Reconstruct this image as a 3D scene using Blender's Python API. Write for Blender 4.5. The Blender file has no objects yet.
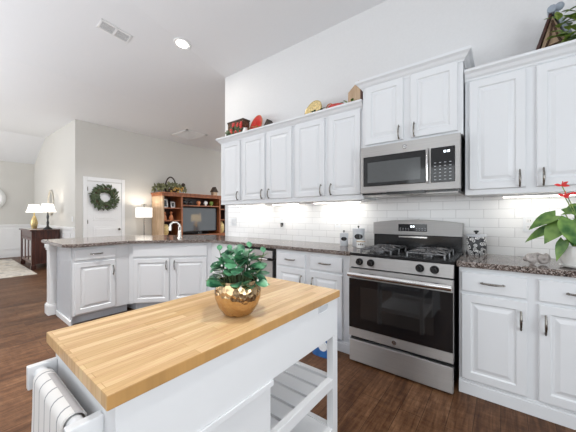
import bpy, bmesh, math, random
from mathutils import Vector, Matrix
random.seed(7)
PI = math.pi
S = bpy.context.scene
COL = S.collection

# ------------------------------------------------------------------ camera, world, lights, exposure
cd = bpy.data.cameras.new('camera'); cam = bpy.data.objects.new('camera', cd); COL.objects.link(cam)
cd.sensor_width = 36.0; cd.lens = 275.0 / 576.0 * 36.0; cd.clip_start = 0.02; cd.clip_end = 100
cam.location = (1.028, -2.263, 1.227); cam.rotation_euler = (PI / 2, 0, 0.664)
S.camera = cam
W = bpy.data.worlds.new('world'); S.world = W; W.use_nodes = True
W.node_tree.nodes['Background'].inputs[0].default_value = (0.93, 0.97, 1.0, 1)
W.node_tree.nodes['Background'].inputs[1].default_value = 1.2

def area(name, loc, rot, sx, sy, power, color=(1, 1, 1)):
    l = bpy.data.lights.new(name, 'AREA'); l.shape = 'RECTANGLE'; l.size = sx; l.size_y = sy
    l.energy = power; l.color = color
    o = bpy.data.objects.new(name, l); COL.objects.link(o); o.location = loc; o.rotation_euler = rot
    return o
# daylight at unseen windows behind the camera, kitchen downlights, and added unseen fill lamps
area('window_daylight', (0.6, -5.45, 1.65), (PI / 2, 0, 0), 3.2, 1.7, 26, (0.90, 0.96, 1))
area('side_fill', (3.12, -2.2, 1.45), (PI / 2, 0, PI / 2), 2.2, 1.7, 42, (0.90, 0.96, 1))  # fill lamp added out of view to brighten fronts facing right
area('ceiling_up_fill', (-0.6, -3.8, 1.2), (PI, 0, 0), 2.4, 2.4, 50, (0.90, 0.955, 1))  # unseen upward lamp added to brighten the kitchen ceiling
area('living_up_fill', (-4.6, -4.4, 1.0), (PI, 0, 0), 2.4, 1.6, 155, (0.93, 0.965, 1))  # unseen upward lamp added to lift the living room ceiling
area('hutch_fill', (-4.2, 4.6, 1.4), (math.radians(140), 0, math.radians(-20)), 1.6, 1.6, 75, (0.97, 0.985, 1))  # floating lamp added to brighten the living room around the hutch
area('dining_fill', (-8.6, -5.2, 1.6), (PI / 2, 0, 0), 2.2, 1.8, 85, (0.98, 0.99, 1))  # lamp added out of view to brighten the dining room
for cx_, cy_, cz_, cp_ in ((-1.9, -1.6, 3.66, 24), (.9, -1.7, 3.66, 6), (-.2, -3.0, 3.85, 1.5)):
    area('kitchen_downlight', (cx_, cy_, cz_), (0, 0, 0), .16, .16, cp_, (1, .98, .95)).data.spread = math.radians(74)
for cx_, cy_ in ((-4.6, .0), (-4.2, 3.4)):
    area('living_down_fill', (cx_, cy_, 3.34), (0, 0, 0), .16, .16, 24, (1, .985, .96)).data.spread = math.radians(125)  # added lamps without fixtures, brightening the door and beige wall
S.view_settings.view_transform = 'Standard'; S.view_settings.look = 'None'
S.view_settings.gamma = 1; S.view_settings.use_curve_mapping = False
S.view_settings.exposure = 0.2
try: S.cycles.max_bounces = 8
except Exception: pass

# ------------------------------------------------------------------ materials
def new_mat(name):
    m = bpy.data.materials.new(name); m.use_nodes = True
    nt = m.node_tree; return m, nt, nt.nodes['Principled BSDF']
def N(nt, t, **kw):
    n = nt.nodes.new(t)
    for k, v in kw.items(): setattr(n, k, v)
    return n
def coord(nt, scale=(1, 1, 1), rot=(0, 0, 0)):
    c = N(nt, 'ShaderNodeTexCoord'); mp = N(nt, 'ShaderNodeMapping')
    mp.inputs['Scale'].default_value = scale; mp.inputs['Rotation'].default_value = rot
    nt.links.new(c.outputs['Object'], mp.inputs[0]); return mp.outputs[0]
def ramp(nt, fac, stops):
    r = N(nt, 'ShaderNodeValToRGB'); e = r.color_ramp.elements
    while len(e) < len(stops): e.new(0.5)
    for k, (p, c) in enumerate(stops): e[k].position = p; e[k].color = (*c, 1)
    nt.links.new(fac, r.inputs[0]); return r.outputs[0]
def plain(name, col, rough=0.5, metal=0.0, var=0.03, scale=30, bump=0.0, spec=None):
    m, nt, b = new_mat(name)
    v = coord(nt); n = N(nt, 'ShaderNodeTexNoise'); n.inputs['Scale'].default_value = scale
    nt.links.new(v, n.inputs['Vector'])
    lo = [max(0, c * (1 - var)) for c in col]; hi = [min(1, c * (1 + var)) for c in col]
    nt.links.new(ramp(nt, n.outputs[0], [(0.3, lo), (0.7, hi)]), b.inputs['Base Color'])
    b.inputs['Roughness'].default_value = rough; b.inputs['Metallic'].default_value = metal
    if spec is not None: b.inputs['Specular IOR Level'].default_value = spec
    if bump:
        bp = N(nt, 'ShaderNodeBump'); bp.inputs['Strength'].default_value = bump; bp.inputs['Distance'].default_value = 0.01
        nt.links.new(n.outputs[0], bp.inputs['Height']); nt.links.new(bp.outputs[0], b.inputs['Normal'])
    return m
def emit(name, col, st):
    m, nt, b = new_mat(name)
    b.inputs['Base Color'].default_value = (*col, 1); b.inputs['Emission Color'].default_value = (*col, 1)
    b.inputs['Emission Strength'].default_value = st
    return m
def brushed(name, col, rough, axis):
    m, nt, b = new_mat(name)
    sc = [4, 4, 4]; sc = {'x': (3, 260, 260), 'z': (260, 260, 3)}[axis]
    n = N(nt, 'ShaderNodeTexNoise'); n.inputs['Scale'].default_value = 1.0; n.inputs['Detail'].default_value = 3
    nt.links.new(coord(nt, sc), n.inputs['Vector'])
    nt.links.new(ramp(nt, n.outputs[0], [(0.3, [c * .93 for c in col]), (0.7, [min(1, c * 1.06) for c in col])]), b.inputs['Base Color'])
    mr = N(nt, 'ShaderNodeMapRange'); mr.inputs[3].default_value = rough - .05; mr.inputs[4].default_value = rough + .07
    nt.links.new(n.outputs[0], mr.inputs[0]); nt.links.new(mr.outputs[0], b.inputs['Roughness'])
    b.inputs['Metallic'].default_value = 1.0
    if axis == 'x':
        tg = N(nt, 'ShaderNodeTangent', direction_type='RADIAL', axis='Z'); nt.links.new(tg.outputs[0], b.inputs['Tangent'])
        b.inputs['Anisotropic'].default_value = .9; b.inputs['Anisotropic Rotation'].default_value = .25
    return m
def brickmat(name, c1, c2, mortar, bw, rh, ms, rough, swap=None, grain=None, bump=0.0, off=0.5, var=1.0, gcol=0.5, coat=0.0):
    """brick pattern in object space; swap maps which axes feed the brick's u, v"""
    m, nt, b = new_mat(name)
    c = N(nt, 'ShaderNodeTexCoord'); sp = N(nt, 'ShaderNodeSeparateXYZ'); cb = N(nt, 'ShaderNodeCombineXYZ')
    nt.links.new(c.outputs['Object'], sp.inputs[0])
    u, v = swap or ('X', 'Y')
    nt.links.new(sp.outputs[u], cb.inputs[0]); nt.links.new(sp.outputs[v], cb.inputs[1])
    br = N(nt, 'ShaderNodeTexBrick'); br.offset = off; br.offset_frequency = 2
    nt.links.new(cb.outputs[0], br.inputs['Vector'])
    br.inputs['Scale'].default_value = 1.0; br.inputs['Brick Width'].default_value = bw; br.inputs['Row Height'].default_value = rh
    br.inputs['Mortar Size'].default_value = ms; br.inputs['Mortar Smooth'].default_value = 0.1; br.inputs['Bias'].default_value = 0.0
    br.inputs['Color1'].default_value = (*c1, 1); br.inputs['Color2'].default_value = (*c2, 1); br.inputs['Mortar'].default_value = (*mortar, 1)
    out = br.outputs['Color']
    if grain:
        mp = N(nt, 'ShaderNodeMapping'); mp.inputs['Scale'].default_value = grain
        nt.links.new(cb.outputs[0], mp.inputs[0])
        n = N(nt, 'ShaderNodeTexNoise'); n.inputs['Scale'].default_value = 1; n.inputs['Detail'].default_value = 6; n.inputs['Roughness'].default_value = .65
        nt.links.new(mp.outputs[0], n.inputs['Vector'])
        mx = N(nt, 'ShaderNodeMix', data_type='RGBA', blend_type='OVERLAY'); mx.inputs[0].default_value = gcol
        nt.links.new(out, mx.inputs[6]); nt.links.new(n.outputs[0], mx.inputs[7]); out = mx.outputs[2]
    nt.links.new(out, b.inputs['Base Color'])
    b.inputs['Roughness'].default_value = rough; b.inputs['Coat Weight'].default_value = coat; b.inputs['Coat Roughness'].default_value = .15
    if bump:
        bp = N(nt, 'ShaderNodeBump'); bp.inputs['Strength'].default_value = bump; bp.inputs['Distance'].default_value = 0.003; bp.invert = True
        nt.links.new(br.outputs['Fac'], bp.inputs['Height']); nt.links.new(bp.outputs[0], b.inputs['Normal'])
    return m
def plank_floor(name):
    """hand scraped walnut planks running along Y, each plank its own tone"""
    m, nt, b = new_mat(name); L = nt.links.new
    c = N(nt, 'ShaderNodeTexCoord'); sp = N(nt, 'ShaderNodeSeparateXYZ'); cb = N(nt, 'ShaderNodeCombineXYZ')
    L(c.outputs['Object'], sp.inputs[0]); L(sp.outputs['Y'], cb.inputs[0]); L(sp.outputs['X'], cb.inputs[1])
    br = N(nt, 'ShaderNodeTexBrick'); br.offset = .37; br.offset_frequency = 2; L(cb.outputs[0], br.inputs['Vector'])
    for k, v in (('Scale', 1), ('Brick Width', 1.2), ('Row Height', .127), ('Mortar Size', .0012), ('Mortar Smooth', .2), ('Bias', 0)): br.inputs[k].default_value = v
    br.inputs['Color1'].default_value = (0, 0, 0, 1); br.inputs['Color2'].default_value = (1, 1, 1, 1); br.inputs['Mortar'].default_value = (0, 0, 0, 1)
    def noise(scale, detail, dist=0):
        mp = N(nt, 'ShaderNodeMapping'); mp.inputs['Scale'].default_value = scale; L(cb.outputs[0], mp.inputs[0])
        n = N(nt, 'ShaderNodeTexNoise'); n.inputs['Scale'].default_value = 1; n.inputs['Detail'].default_value = detail; n.inputs['Roughness'].default_value = .7; n.inputs['Distortion'].default_value = dist
        L(mp.outputs[0], n.inputs['Vector']); return n.outputs[0]
    def mad(x, k, y):
        q = N(nt, 'ShaderNodeMath', operation='MULTIPLY_ADD'); L(x, q.inputs[0]); q.inputs[1].default_value = k
        if hasattr(y, 'links'): L(y, q.inputs[2])
        else: q.inputs[2].default_value = y
        return q.outputs[0]
    g = noise((3.5, 42, 1), 7, .6); bl = noise((2.2, 7, 1), 3); sc = noise((26, 9, 1), 3)
    sr = N(nt, 'ShaderNodeSeparateColor'); L(br.outputs['Color'], sr.inputs[0])
    f = mad(g, .75, mad(bl, .55, mad(sc, .30, mad(sr.outputs[0], .13, -.38))))
    col = ramp(nt, f, [(.22, (.028, .011, .005)), (.42, (.080, .034, .015)), (.60, (.150, .073, .036)), (.82, (.27, .155, .085))])
    mx = N(nt, 'ShaderNodeMix', data_type='RGBA'); L(br.outputs['Fac'], mx.inputs[0]); L(col, mx.inputs[6]); mx.inputs[7].default_value = (.012, .006, .004, 1)
    L(mx.outputs[2], b.inputs['Base Color'])
    mr = N(nt, 'ShaderNodeMapRange'); mr.inputs[3].default_value = .34; mr.inputs[4].default_value = .56; L(g, mr.inputs[0]); L(mr.outputs[0], b.inputs['Roughness'])
    b.inputs['Specular IOR Level'].default_value = .2
    bp = N(nt, 'ShaderNodeBump'); bp.inputs['Strength'].default_value = .35; bp.inputs['Distance'].default_value = .004; L(mad(sc, 1, mad(g, .5, 0)), bp.inputs['Height']); L(bp.outputs[0], b.inputs['Normal'])
    return m
def granite(name):
    m, nt, b = new_mat(name)
    v = coord(nt)
    vo = N(nt, 'ShaderNodeTexVoronoi'); vo.inputs['Scale'].default_value = 190; nt.links.new(v, vo.inputs['Vector'])
    n = N(nt, 'ShaderNodeTexNoise'); n.inputs['Scale'].default_value = 60; n.inputs['Detail'].default_value = 4; nt.links.new(v, n.inputs['Vector'])
    sp = N(nt, 'ShaderNodeSeparateColor'); nt.links.new(vo.outputs['Color'], sp.inputs[0])
    a = N(nt, 'ShaderNodeMath', operation='ADD'); nt.links.new(sp.outputs[0], a.inputs[0]); nt.links.new(n.outputs[0], a.inputs[1])
    h = N(nt, 'ShaderNodeMath', operation='MULTIPLY'); h.inputs[1].default_value = 0.5; nt.links.new(a.outputs[0], h.inputs[0])
    col = ramp(nt, h.outputs[0], [(0.25, (0.018, 0.014, 0.013)), (0.42, (0.092, 0.066, 0.055)), (0.55, (0.175, 0.135, 0.115)), (0.72, (0.42, 0.37, 0.345))])
    nt.links.new(col, b.inputs['Base Color']); b.inputs['Roughness'].default_value = 0.12
    return m
def hammered(name, col):
    m, nt, b = new_mat(name)
    vo = N(nt, 'ShaderNodeTexVoronoi'); vo.inputs['Scale'].default_value = 60; nt.links.new(coord(nt), vo.inputs['Vector'])
    bp = N(nt, 'ShaderNodeBump'); bp.inputs['Strength'].default_value = .55; bp.inputs['Distance'].default_value = .006
    nt.links.new(vo.outputs['Distance'], bp.inputs['Height']); nt.links.new(bp.outputs[0], b.inputs['Normal'])
    b.inputs['Base Color'].default_value = (*col, 1); b.inputs['Metallic'].default_value = 1; b.inputs['Roughness'].default_value = .2
    return m
def wood(name, c1, c2, scale=(3, 40, 40), rough=.4):
    m, nt, b = new_mat(name)
    n = N(nt, 'ShaderNodeTexNoise'); n.inputs['Scale'].default_value = 1; n.inputs['Detail'].default_value = 5
    nt.links.new(coord(nt, scale), n.inputs['Vector'])
    nt.links.new(ramp(nt, n.outputs[0], [(.35, c1), (.65, c2)]), b.inputs['Base Color']); b.inputs['Roughness'].default_value = rough
    return m
def scrollwork(name):
    m, nt, b = new_mat(name)
    w = N(nt, 'ShaderNodeTexVoronoi'); w.inputs['Scale'].default_value = 44; nt.links.new(coord(nt), w.inputs['Vector'])
    k, w_ = (.03, .03, .035), (.80, .80, .79)
    col = ramp(nt, w.outputs['Distance'], [(0, k), (.13, k), (.16, w_), (.27, w_), (.30, k), (.40, k), (.43, w_), (.54, w_), (.58, k)])
    nt.links.new(col, b.inputs['Base Color']); b.inputs['Roughness'].default_value = .35
    return m
def leafmat(name, c1, c2, rough=.4, scale=25):
    m = plain(name, c1, rough); nt = m.node_tree; b = nt.nodes['Principled BSDF']
    n = N(nt, 'ShaderNodeTexNoise'); n.inputs['Scale'].default_value = scale; nt.links.new(coord(nt), n.inputs['Vector'])
    nt.links.new(ramp(nt, n.outputs[0], [(.35, c1), (.65, c2)]), b.inputs['Base Color'])
    return m
def striped_cloth(name):
    """white towel with thin dark loops and one broad grey band along the roll"""
    m, nt, b = new_mat(name)
    c = N(nt, 'ShaderNodeTexCoord'); sp = N(nt, 'ShaderNodeSeparateXYZ'); nt.links.new(c.outputs['Object'], sp.inputs[0])
    a = N(nt, 'ShaderNodeMath', operation='PINGPONG'); a.inputs[1].default_value = .0285
    nt.links.new(sp.outputs['X'], a.inputs[0])
    col = ramp(nt, a.outputs[0], [(0.0, (.16, .17, .19)), (0.0028, (.16, .17, .19)), (0.0036, (.76, .74, .72))])
    nt.links.new(col, b.inputs['Base Color']); b.inputs['Roughness'].default_value = .9
    n = N(nt, 'ShaderNodeTexNoise'); n.inputs['Scale'].default_value = 900; nt.links.new(c.outputs['Object'], n.inputs['Vector'])
    bp = N(nt, 'ShaderNodeBump'); bp.inputs['Strength'].default_value = .3; bp.inputs['Distance'].default_value = .001
    nt.links.new(n.outputs[0], bp.inputs['Height']); nt.links.new(bp.outputs[0], b.inputs['Normal'])
    return m
def rugmat(name):
    m, nt, b = new_mat(name)
    n = N(nt, 'ShaderNodeTexNoise'); n.inputs['Scale'].default_value = 3.2; n.inputs['Detail'].default_value = 5; n.inputs['Distortion'].default_value = 1.5
    nt.links.new(coord(nt), n.inputs['Vector'])
    nt.links.new(ramp(nt, n.outputs[0], [(.4, (.52, .46, .38)), (.52, (.68, .63, .55)), (.62, (.40, .37, .34))]), b.inputs['Base Color']); b.inputs['Roughness'].default_value = .95
    return m
def glass(name, tint=(1, 1, 1), rough=0.02):
    m, nt, b = new_mat(name); b.inputs['Base Color'].default_value = (*tint, 1); b.inputs['Transmission Weight'].default_value = 1; b.inputs['Roughness'].default_value = rough
    return m

M = dict(
    cab=plain('cabinet_paint', (.74, .755, .775), .38, var=.002),
    island=plain('island_paint', (.76, .77, .785), .35, var=.002),
    wallk=plain('kitchen_wall_paint', (.70, .70, .705), .85, var=.012, bump=.05, scale=60),
    wallb=plain('beige_wall_paint', (.60, .585, .55), .85, var=.012, bump=.05, scale=60),
    ceil=plain('ceiling_paint', (.745, .75, .765), .9, var=.01, bump=.05, scale=90),
    trim=plain('trim_paint', (.80, .80, .80), .45, var=.01),
    toe=plain('toe_kick_shade', (.58, .60, .64), .6, var=.02),  # bluish grey puts the shade of the toe recess into the colour
    floor=plank_floor('walnut_planks'),
    tile=brickmat('white_subway_tile', (.82, .82, .82), (.84, .84, .84), (.60, .60, .60), .20, .0755, .0022, .16, ('X', 'Z'), None, .35),
    granite=granite('brown_granite'),
    butcher=brickmat('butcher_block', (.58, .345, .145), (.80, .555, .30), (.50, .28, .10), .34, .030, .0006, .36, ('Y', 'X'), (5, 90, 1), .0, .37, gcol=.65, coat=.08),
    steel=brushed('brushed_stainless', (.52, .51, .50), .42, 'x'),
    steelz=brushed('polished_stainless', (.72, .71, .70), .16, 'x'),
    pewter=plain('dark_pewter', (.26, .245, .225), .24, 1.0, .2, 80),
    nickel=plain('brushed_nickel', (.75, .73, .70), .25, 1.0),
    black=plain('black_enamel', (.012, .012, .013), .15),
    blackglass=plain('black_glass', (.006, .006, .007), .045, spec=.5),
    ovenglass=plain('oven_window_glass', (.016, .0145, .014), .05, spec=.55),
    mwglass=plain('microwave_window_mesh', (.075, .08, .082), .12, spec=.6),
    iron=plain('cast_iron', (.16, .16, .165), .30, .8, .3, 100),
    digit=emit('lit_digits', (.85, .95, 1), 2.0),
    gold=hammered('hammered_gold', (.58, .41, .23)),
    leaf=leafmat('peperomia_green', (.016, .095, .046), (.15, .40, .21), .30, 34),
    leafd=leafmat('dark_leaf_green', (.03, .065, .03), (.10, .14, .05), .5),
    wreathm=leafmat('wreath_green', (.025, .045, .018), (.09, .12, .05), .6, 40),
    ivy=leafmat('ivy_green', (.08, .16, .02), (.30, .40, .08), .45, 40),
    olive=leafmat('olive_leaf', (.07, .075, .025), (.22, .22, .10), .55, 18),
    silverf=plain('pale_silver_frame', (.62, .58, .50), .4, .3, .1),
    anth=leafmat('anthurium_green', (.04, .12, .03), (.20, .34, .08), .25, 14),
    red=plain('red_glaze', (.55, .04, .03), .3, var=.2, scale=40),
    redl=plain('red_spathe', (.75, .05, .05), .3),
    white=plain('white_ceramic', (.82, .82, .80), .25, var=.02),
    berry=plain('white_berry', (.88, .88, .85), .4),
    grey=plain('light_grey_enamel', (.55, .57, .60), .4, var=.02),
    knotm=plain('grey_ceramic_knot', (.42, .38, .36), .55, var=.15, scale=60, bump=.2),
    scroll=scrollwork('black_scroll_pattern'),
    soil=plain('soil', (.05, .035, .025), .95, var=.4, scale=100),
    cherry=wood('cherry_wood', (.19, .052, .017), (.38, .13, .045), (30, 30, 3), .35),
    mahog=wood('mahogany_wood', (.035, .011, .008), (.09, .028, .018), (30, 30, 3), .3),
    boardw=wood('pale_wood', (.42, .28, .17), (.58, .42, .28), (30, 30, 4), .55),
    plate=plain('yellow_crackle_plate', (.66, .50, .22), .4, var=.35, scale=55),
    mosaic=plain('floral_sign_paint', (.10, .05, .025), .6, var=.8, scale=45),
    twig=plain('brown_twig', (.09, .05, .03), .8, var=.3),
    towel=striped_cloth('striped_towel'),
    towelband=plain('grey_towel_band', (.48, .46, .46), .9, var=.05, scale=200),
    shade=emit('lit_lamp_shade', (.98, .95, .90), .62),
    shadew=emit('warm_lit_shade', (1, .80, .55), 2.5),
    candisc=emit('lit_can_light', (1, .95, .85), 9),
    striplit=emit('lit_strip', (1, .96, .88), 6),
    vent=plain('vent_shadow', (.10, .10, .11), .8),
    mirror=plain('mirror_glass', (.85, .86, .86), .04, 1.0, .005),
    goldf=plain('gilded_frame', (.55, .42, .20), .35, .8, .2),
    rug=rugmat('cream_patterned_rug'),
    screen=plain('tv_screen', (.035, .04, .046), .06, spec=1.0),
    blue=plain('blue_plastic', (.03, .12, .34), .3, var=.3, scale=12),
    plasticw=plain('white_plastic', (.78, .80, .82), .3),
    ribbon=plain('orange_glaze', (.55, .20, .08), .4, var=.3),
    darkbr=plain('dark_brown_wicker', (.05, .032, .022), .7, var=.4, scale=60),
    slate=plain('blue_grey_roof', (.28, .32, .38), .5, var=.1),
    mum=plain('mixed_fruit', (.55, .33, .08), .5, var=.5, scale=25),
)

# ------------------------------------------------------------------ mesh helpers
class B:
    def __init__(s): s.bm = bmesh.new()
    def box(s, x0, x1, y0, y1, z0, z1):
        vs = [s.bm.verts.new(p) for p in ((x0, y0, z0), (x1, y0, z0), (x1, y1, z0), (x0, y1, z0), (x0, y0, z1), (x1, y0, z1), (x1, y1, z1), (x0, y1, z1))]
        for f in ((0, 3, 2, 1), (4, 5, 6, 7), (0, 1, 5, 4), (1, 2, 6, 5), (2, 3, 7, 6), (3, 0, 4, 7)): s.bm.faces.new([vs[i] for i in f])
        return s
    def prism(s, poly, z0, z1, fn=None):
        fn = fn or (lambda a, b, c: (a, b, c)); n = len(poly)
        lo = [s.bm.verts.new(fn(a, b, z0)) for a, b in poly]; hi = [s.bm.verts.new(fn(a, b, z1)) for a, b in poly]
        s.bm.faces.new(lo[::-1]); s.bm.faces.new(hi)
        for i in range(n): s.bm.faces.new((lo[i], lo[(i + 1) % n], hi[(i + 1) % n], hi[i]))
        return s
    def lathe(s, prof, n=32, c=(0, 0, 0), ax='z', ribs=0, ribd=0):
        rings = []
        for r, z in prof:
            ring = []
            for k in range(n):
                a = 2 * PI * k / n; rr = r * (1 + (ribd * math.cos(ribs * a) if ribs else 0))
                x, y = rr * math.cos(a), rr * math.sin(a)
                p = {'z': (x, y, z), 'y': (x, z, y), 'x': (z, x, y)}[ax]
                ring.append(s.bm.verts.new((c[0] + p[0], c[1] + p[1], c[2] + p[2])))
            rings.append(ring)
        for a, b in zip(rings, rings[1:]):
            for k in range(n): s.bm.faces.new((a[k], a[(k + 1) % n], b[(k + 1) % n], b[k]))
        if prof[0][0] > 1e-5: s.bm.faces.new(rings[0][::-1])
        if prof[-1][0] > 1e-5: s.bm.faces.new(rings[-1])
        return s
    def cyl(s, p0, p1, r, r1=None, n=16): return s.tube([p0, p1], [r, r if r1 is None else r1], n)
    def tube(s, pts, r, n=8, closed=False):
        pts = [Vector(p) for p in pts]; m = len(pts); rad = r if isinstance(r, (list, tuple)) else [r] * m
        rings = []; ref = None
        for i, p in enumerate(pts):
            if closed: t = pts[(i + 1) % m] - pts[i - 1]
            else: t = pts[min(i + 1, m - 1)] - pts[max(i - 1, 0)]
            t.normalize()
            if ref is None: ref = Vector((0, 0, 1)) if abs(t.z) < .9 else Vector((1, 0, 0))
            u = t.cross(ref).normalized(); v = u.cross(t).normalized(); ref = v
            rings.append([s.bm.verts.new(p + (u * math.cos(2 * PI * k / n) + v * math.sin(2 * PI * k / n)) * rad[i]) for k in range(n)])
        pairs = list(zip(rings, rings[1:])) + ([(rings[-1], rings[0])] if closed else [])
        for a, b in pairs:
            for k in range(n): s.bm.faces.new((a[k], b[k], b[(k + 1) % n], a[(k + 1) % n]))
        if not closed: s.bm.faces.new(rings[0]); s.bm.faces.new(rings[-1][::-1])
        return s
    def ball(s, c, r, sc=(1, 1, 1), seg=12):
        mt = Matrix.Translation(c) @ Matrix.Diagonal((sc[0], sc[1], sc[2], 1))
        bmesh.ops.create_uvsphere(s.bm, u_segments=seg, v_segments=max(6, seg * 2 // 3), radius=r, matrix=mt); return s
    def panel(s, x0, x1, z0, z1, y=0.0, t=0.019, frame=0.052, flat=False):
        """a raised-panel door whose front faces -Y"""
        rings = [(0, .004), (.004, 0)] + ([] if flat else [(frame, 0), (frame + .008, .009), (frame + .02, .009), (frame + .042, .001)])
        vr = []
        for i, d in rings:
            vr.append([s.bm.verts.new(p) for p in ((x0 + i, y + d, z0 + i), (x1 - i, y + d, z0 + i), (x1 - i, y + d, z1 - i), (x0 + i, y + d, z1 - i))])
        bk = [s.bm.verts.new(p) for p in ((x0, y + t, z0), (x1, y + t, z0), (x1, y + t, z1), (x0, y + t, z1))]
        for a, b in [(bk, vr[0])] + list(zip(vr, vr[1:])):
            for k in range(4): s.bm.faces.new((a[k], a[(k + 1) % 4], b[(k + 1) % 4], b[k]))
        s.bm.faces.new(vr[-1]); s.bm.faces.new(bk[::-1]); return s
    def leaf(s, base, d, up, L, w, curl=.3, kind='oval', n=6, fold=.15):
        d = Vector(d).normalized(); up = Vector(up); side = d.cross(up)
        if side.length < 1e-3: side = d.cross(Vector((1, .3, 0)))
        side.normalize(); up = side.cross(d).normalized(); base = Vector(base)
        rows = []
        for i in range(n + 1):
            t = i / n
            if kind == 'oval': h = math.sin(PI * min(1, max(0.02, t)) ** .85)
            elif kind == 'round': h = math.sqrt(max(0, 1 - (2 * t - 1) ** 2)) if 0 < t < 1 else .05
            elif kind == 'heart': h = [.72, 1.0, .98, .82, .58, .30, .02][min(6, int(t * 6 + .5))]
            else: h = 1 - t
            p = base + d * (L * t) - up * (curl * L * t * t)
            if kind == 'heart' and i == 0: q = -d * (.14 * L)
            else: q = Vector((0, 0, 0))
            lift = up * (fold * w * h)
            rows.append((s.bm.verts.new(p + side * (w / 2 * h) + lift + q), s.bm.verts.new(p), s.bm.verts.new(p - side * (w / 2 * h) + lift + q)))
        for a, b in zip(rows, rows[1:]):
            s.bm.faces.new((a[0], b[0], b[1], a[1])); s.bm.faces.new((a[1], b[1], b[2], a[2]))
        return s
    def xf(s, mat): bmesh.ops.transform(s.bm, matrix=mat, verts=s.bm.verts); return s

def obj(name, b, mat, parent=None, loc=None, bevel=0, smooth=False, mats=None, rot=None):
    bm = b.bm; bmesh.ops.recalc_face_normals(bm, faces=bm.faces)
    if bevel:
        es = [e for e in bm.edges if len(e.link_faces) == 2 and e.calc_face_angle(0) > .6]
        bmesh.ops.bevel(bm, geom=es, offset=bevel, segments=2, affect='EDGES', profile=.6, clamp_overlap=True)
    me = bpy.data.meshes.new(name); bm.to_mesh(me); bm.free()
    if smooth:
        me.polygons.foreach_set('use_smooth', [True] * len(me.polygons))
        try: me.set_sharp_from_angle(angle=math.radians(50))
        except Exception: pass
    me.materials.append(M[mat] if isinstance(mat, str) else mat)
    for x in mats or []: me.materials.append(M[x])
    o = bpy.data.objects.new(name, me); COL.objects.link(o)
    if parent: o.parent = parent
    if loc: o.location = loc
    if rot: o.rotation_euler = rot
    return o
def tag(o, label=None, cat=None, group=None, kind=None):
    if label: o['label'] = label
    if cat: o['category'] = cat
    if group: o['group'] = group
    if kind: o['kind'] = kind
    return o
def thing(name, label, cat, loc=(0, 0, 0), rz=0, group=None):
    o = bpy.data.objects.new(name, None); COL.objects.link(o); o.location = loc; o.rotation_euler = (0, 0, rz)
    o.empty_display_size = .05
    return tag(o, label, cat, group)
def struct(name, b, mat, label=None, **k):
    o = obj(name, b, mat, **k); o['kind'] = 'structure'; o['label'] = label or name.replace('_', ' ')
    return o
def point(name, loc, power, color=(1, .93, .82), r=.05, parent=None):
    l = bpy.data.lights.new(name, 'POINT'); l.energy = power; l.color = color; l.shadow_soft_size = r
    o = bpy.data.objects.new(name, l); COL.objects.link(o); o.location = loc
    if parent: o.parent = parent
    return o
def text_mesh(name, txt, size, mat, parent, loc, rot):
    cu = bpy.data.curves.new(name, 'FONT'); cu.body = txt; cu.size = size; cu.align_x = 'CENTER'; cu.align_y = 'CENTER'; cu.extrude = .0006
    t = bpy.data.objects.new(name + '_src', cu); COL.objects.link(t)
    me = bpy.data.meshes.new_from_object(t.evaluated_get(bpy.context.evaluated_depsgraph_get()))
    bpy.data.objects.remove(t); o = bpy.data.objects.new(name, me); COL.objects.link(o)
    me.materials.clear(); me.materials.append(M[mat]); o.parent = parent; o.location = loc; o.rotation_euler = rot
    return o

# ------------------------------------------------------------------ the room
YW = .56
struct('floor', B().box(-12, 4, -6, 6, -.05, 0), 'floor', 'dark walnut plank floor')
struct('wall_back', B().box(-2.45, 3.2, YW, YW + .14, 0, 3.42), 'wallk', 'pale grey kitchen wall behind the range')
struct('wall_backsplash', B().box(-2.36, 3.2, YW - .01, YW, .90, 1.50), 'tile', 'white subway tile backsplash')
struct('wall_left', B().prism([(-6.4, -.38), (-6.4, 6), (-6.54, 6), (-6.54, -.24), (-10.5, -.24), (-10.5, -.38)], 0, 2.6), 'wallb', 'beige wall with the white door')
wl = B(); wl.prism([(-6.4, -.38), (-6.4, 6), (-6.54, 6), (-6.54, -.24), (-9.12, -.24), (-9.12, -.38)], 2.6, 3.42)
wl.prism([(-9.12, 2.6), (-9.12, 3.42), (-10.5, 2.84), (-10.5, 2.6)], -.38, -.24, lambda a, b, c: (a, c, b))
struct('wall_left_upper', wl, 'wallb', 'upper part of the beige wall')
struct('wall_dining', B().box(-10.64, -10.5, -6, -.24, 0, 2.9), 'wallb', 'far beige dining room wall')
wf = B(); HZW = 4.5
wf.box(-10.64, 3.34, -5.74, -5.6, 0, .75).box(-10.64, 3.34, -5.74, -5.6, 2.55, HZW)
xs = [-10.64, -8.9, -7.3, -5.2, -3.6, -1.2, .45, .75, 2.4, 3.34]
for k in range(0, len(xs), 2): wf.box(xs[k], xs[k + 1], -5.74, -5.6, .75, 2.55)
struct('wall_front', wf, 'wallk', 'wall with windows behind the camera')
struct('wall_right', B().box(3.2, 3.34, -5.6, YW + .14, 0, .55).box(3.2, 3.34, -5.6, YW + .14, 2.35, HZW).box(3.2, 3.34, -5.6, -3.4, .55, 2.35).box(3.2, 3.34, -1.0, YW + .14, .55, 2.35), 'wallk', 'right kitchen wall')  # opening in this unseen wall is added for the side fill lamp
for k in range(1, len(xs) - 1, 2):
    a, c = xs[k], xs[k + 1]; wd_ = B()
    for q in ((a, a + .06, .75, 2.55), (c - .06, c, .75, 2.55), (a + .06, c - .06, .75, .81), (a + .06, c - .06, 2.49, 2.55), (a + .06, c - .06, 1.62, 1.67), ((a + c) / 2 - .02, (a + c) / 2 + .02, .81, 2.49)): wd_.box(q[0], q[1], -5.70, -5.64, q[2], q[3])
    struct('window_%d' % ((k + 1) // 2), wd_, 'trim', 'white framed window')
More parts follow.
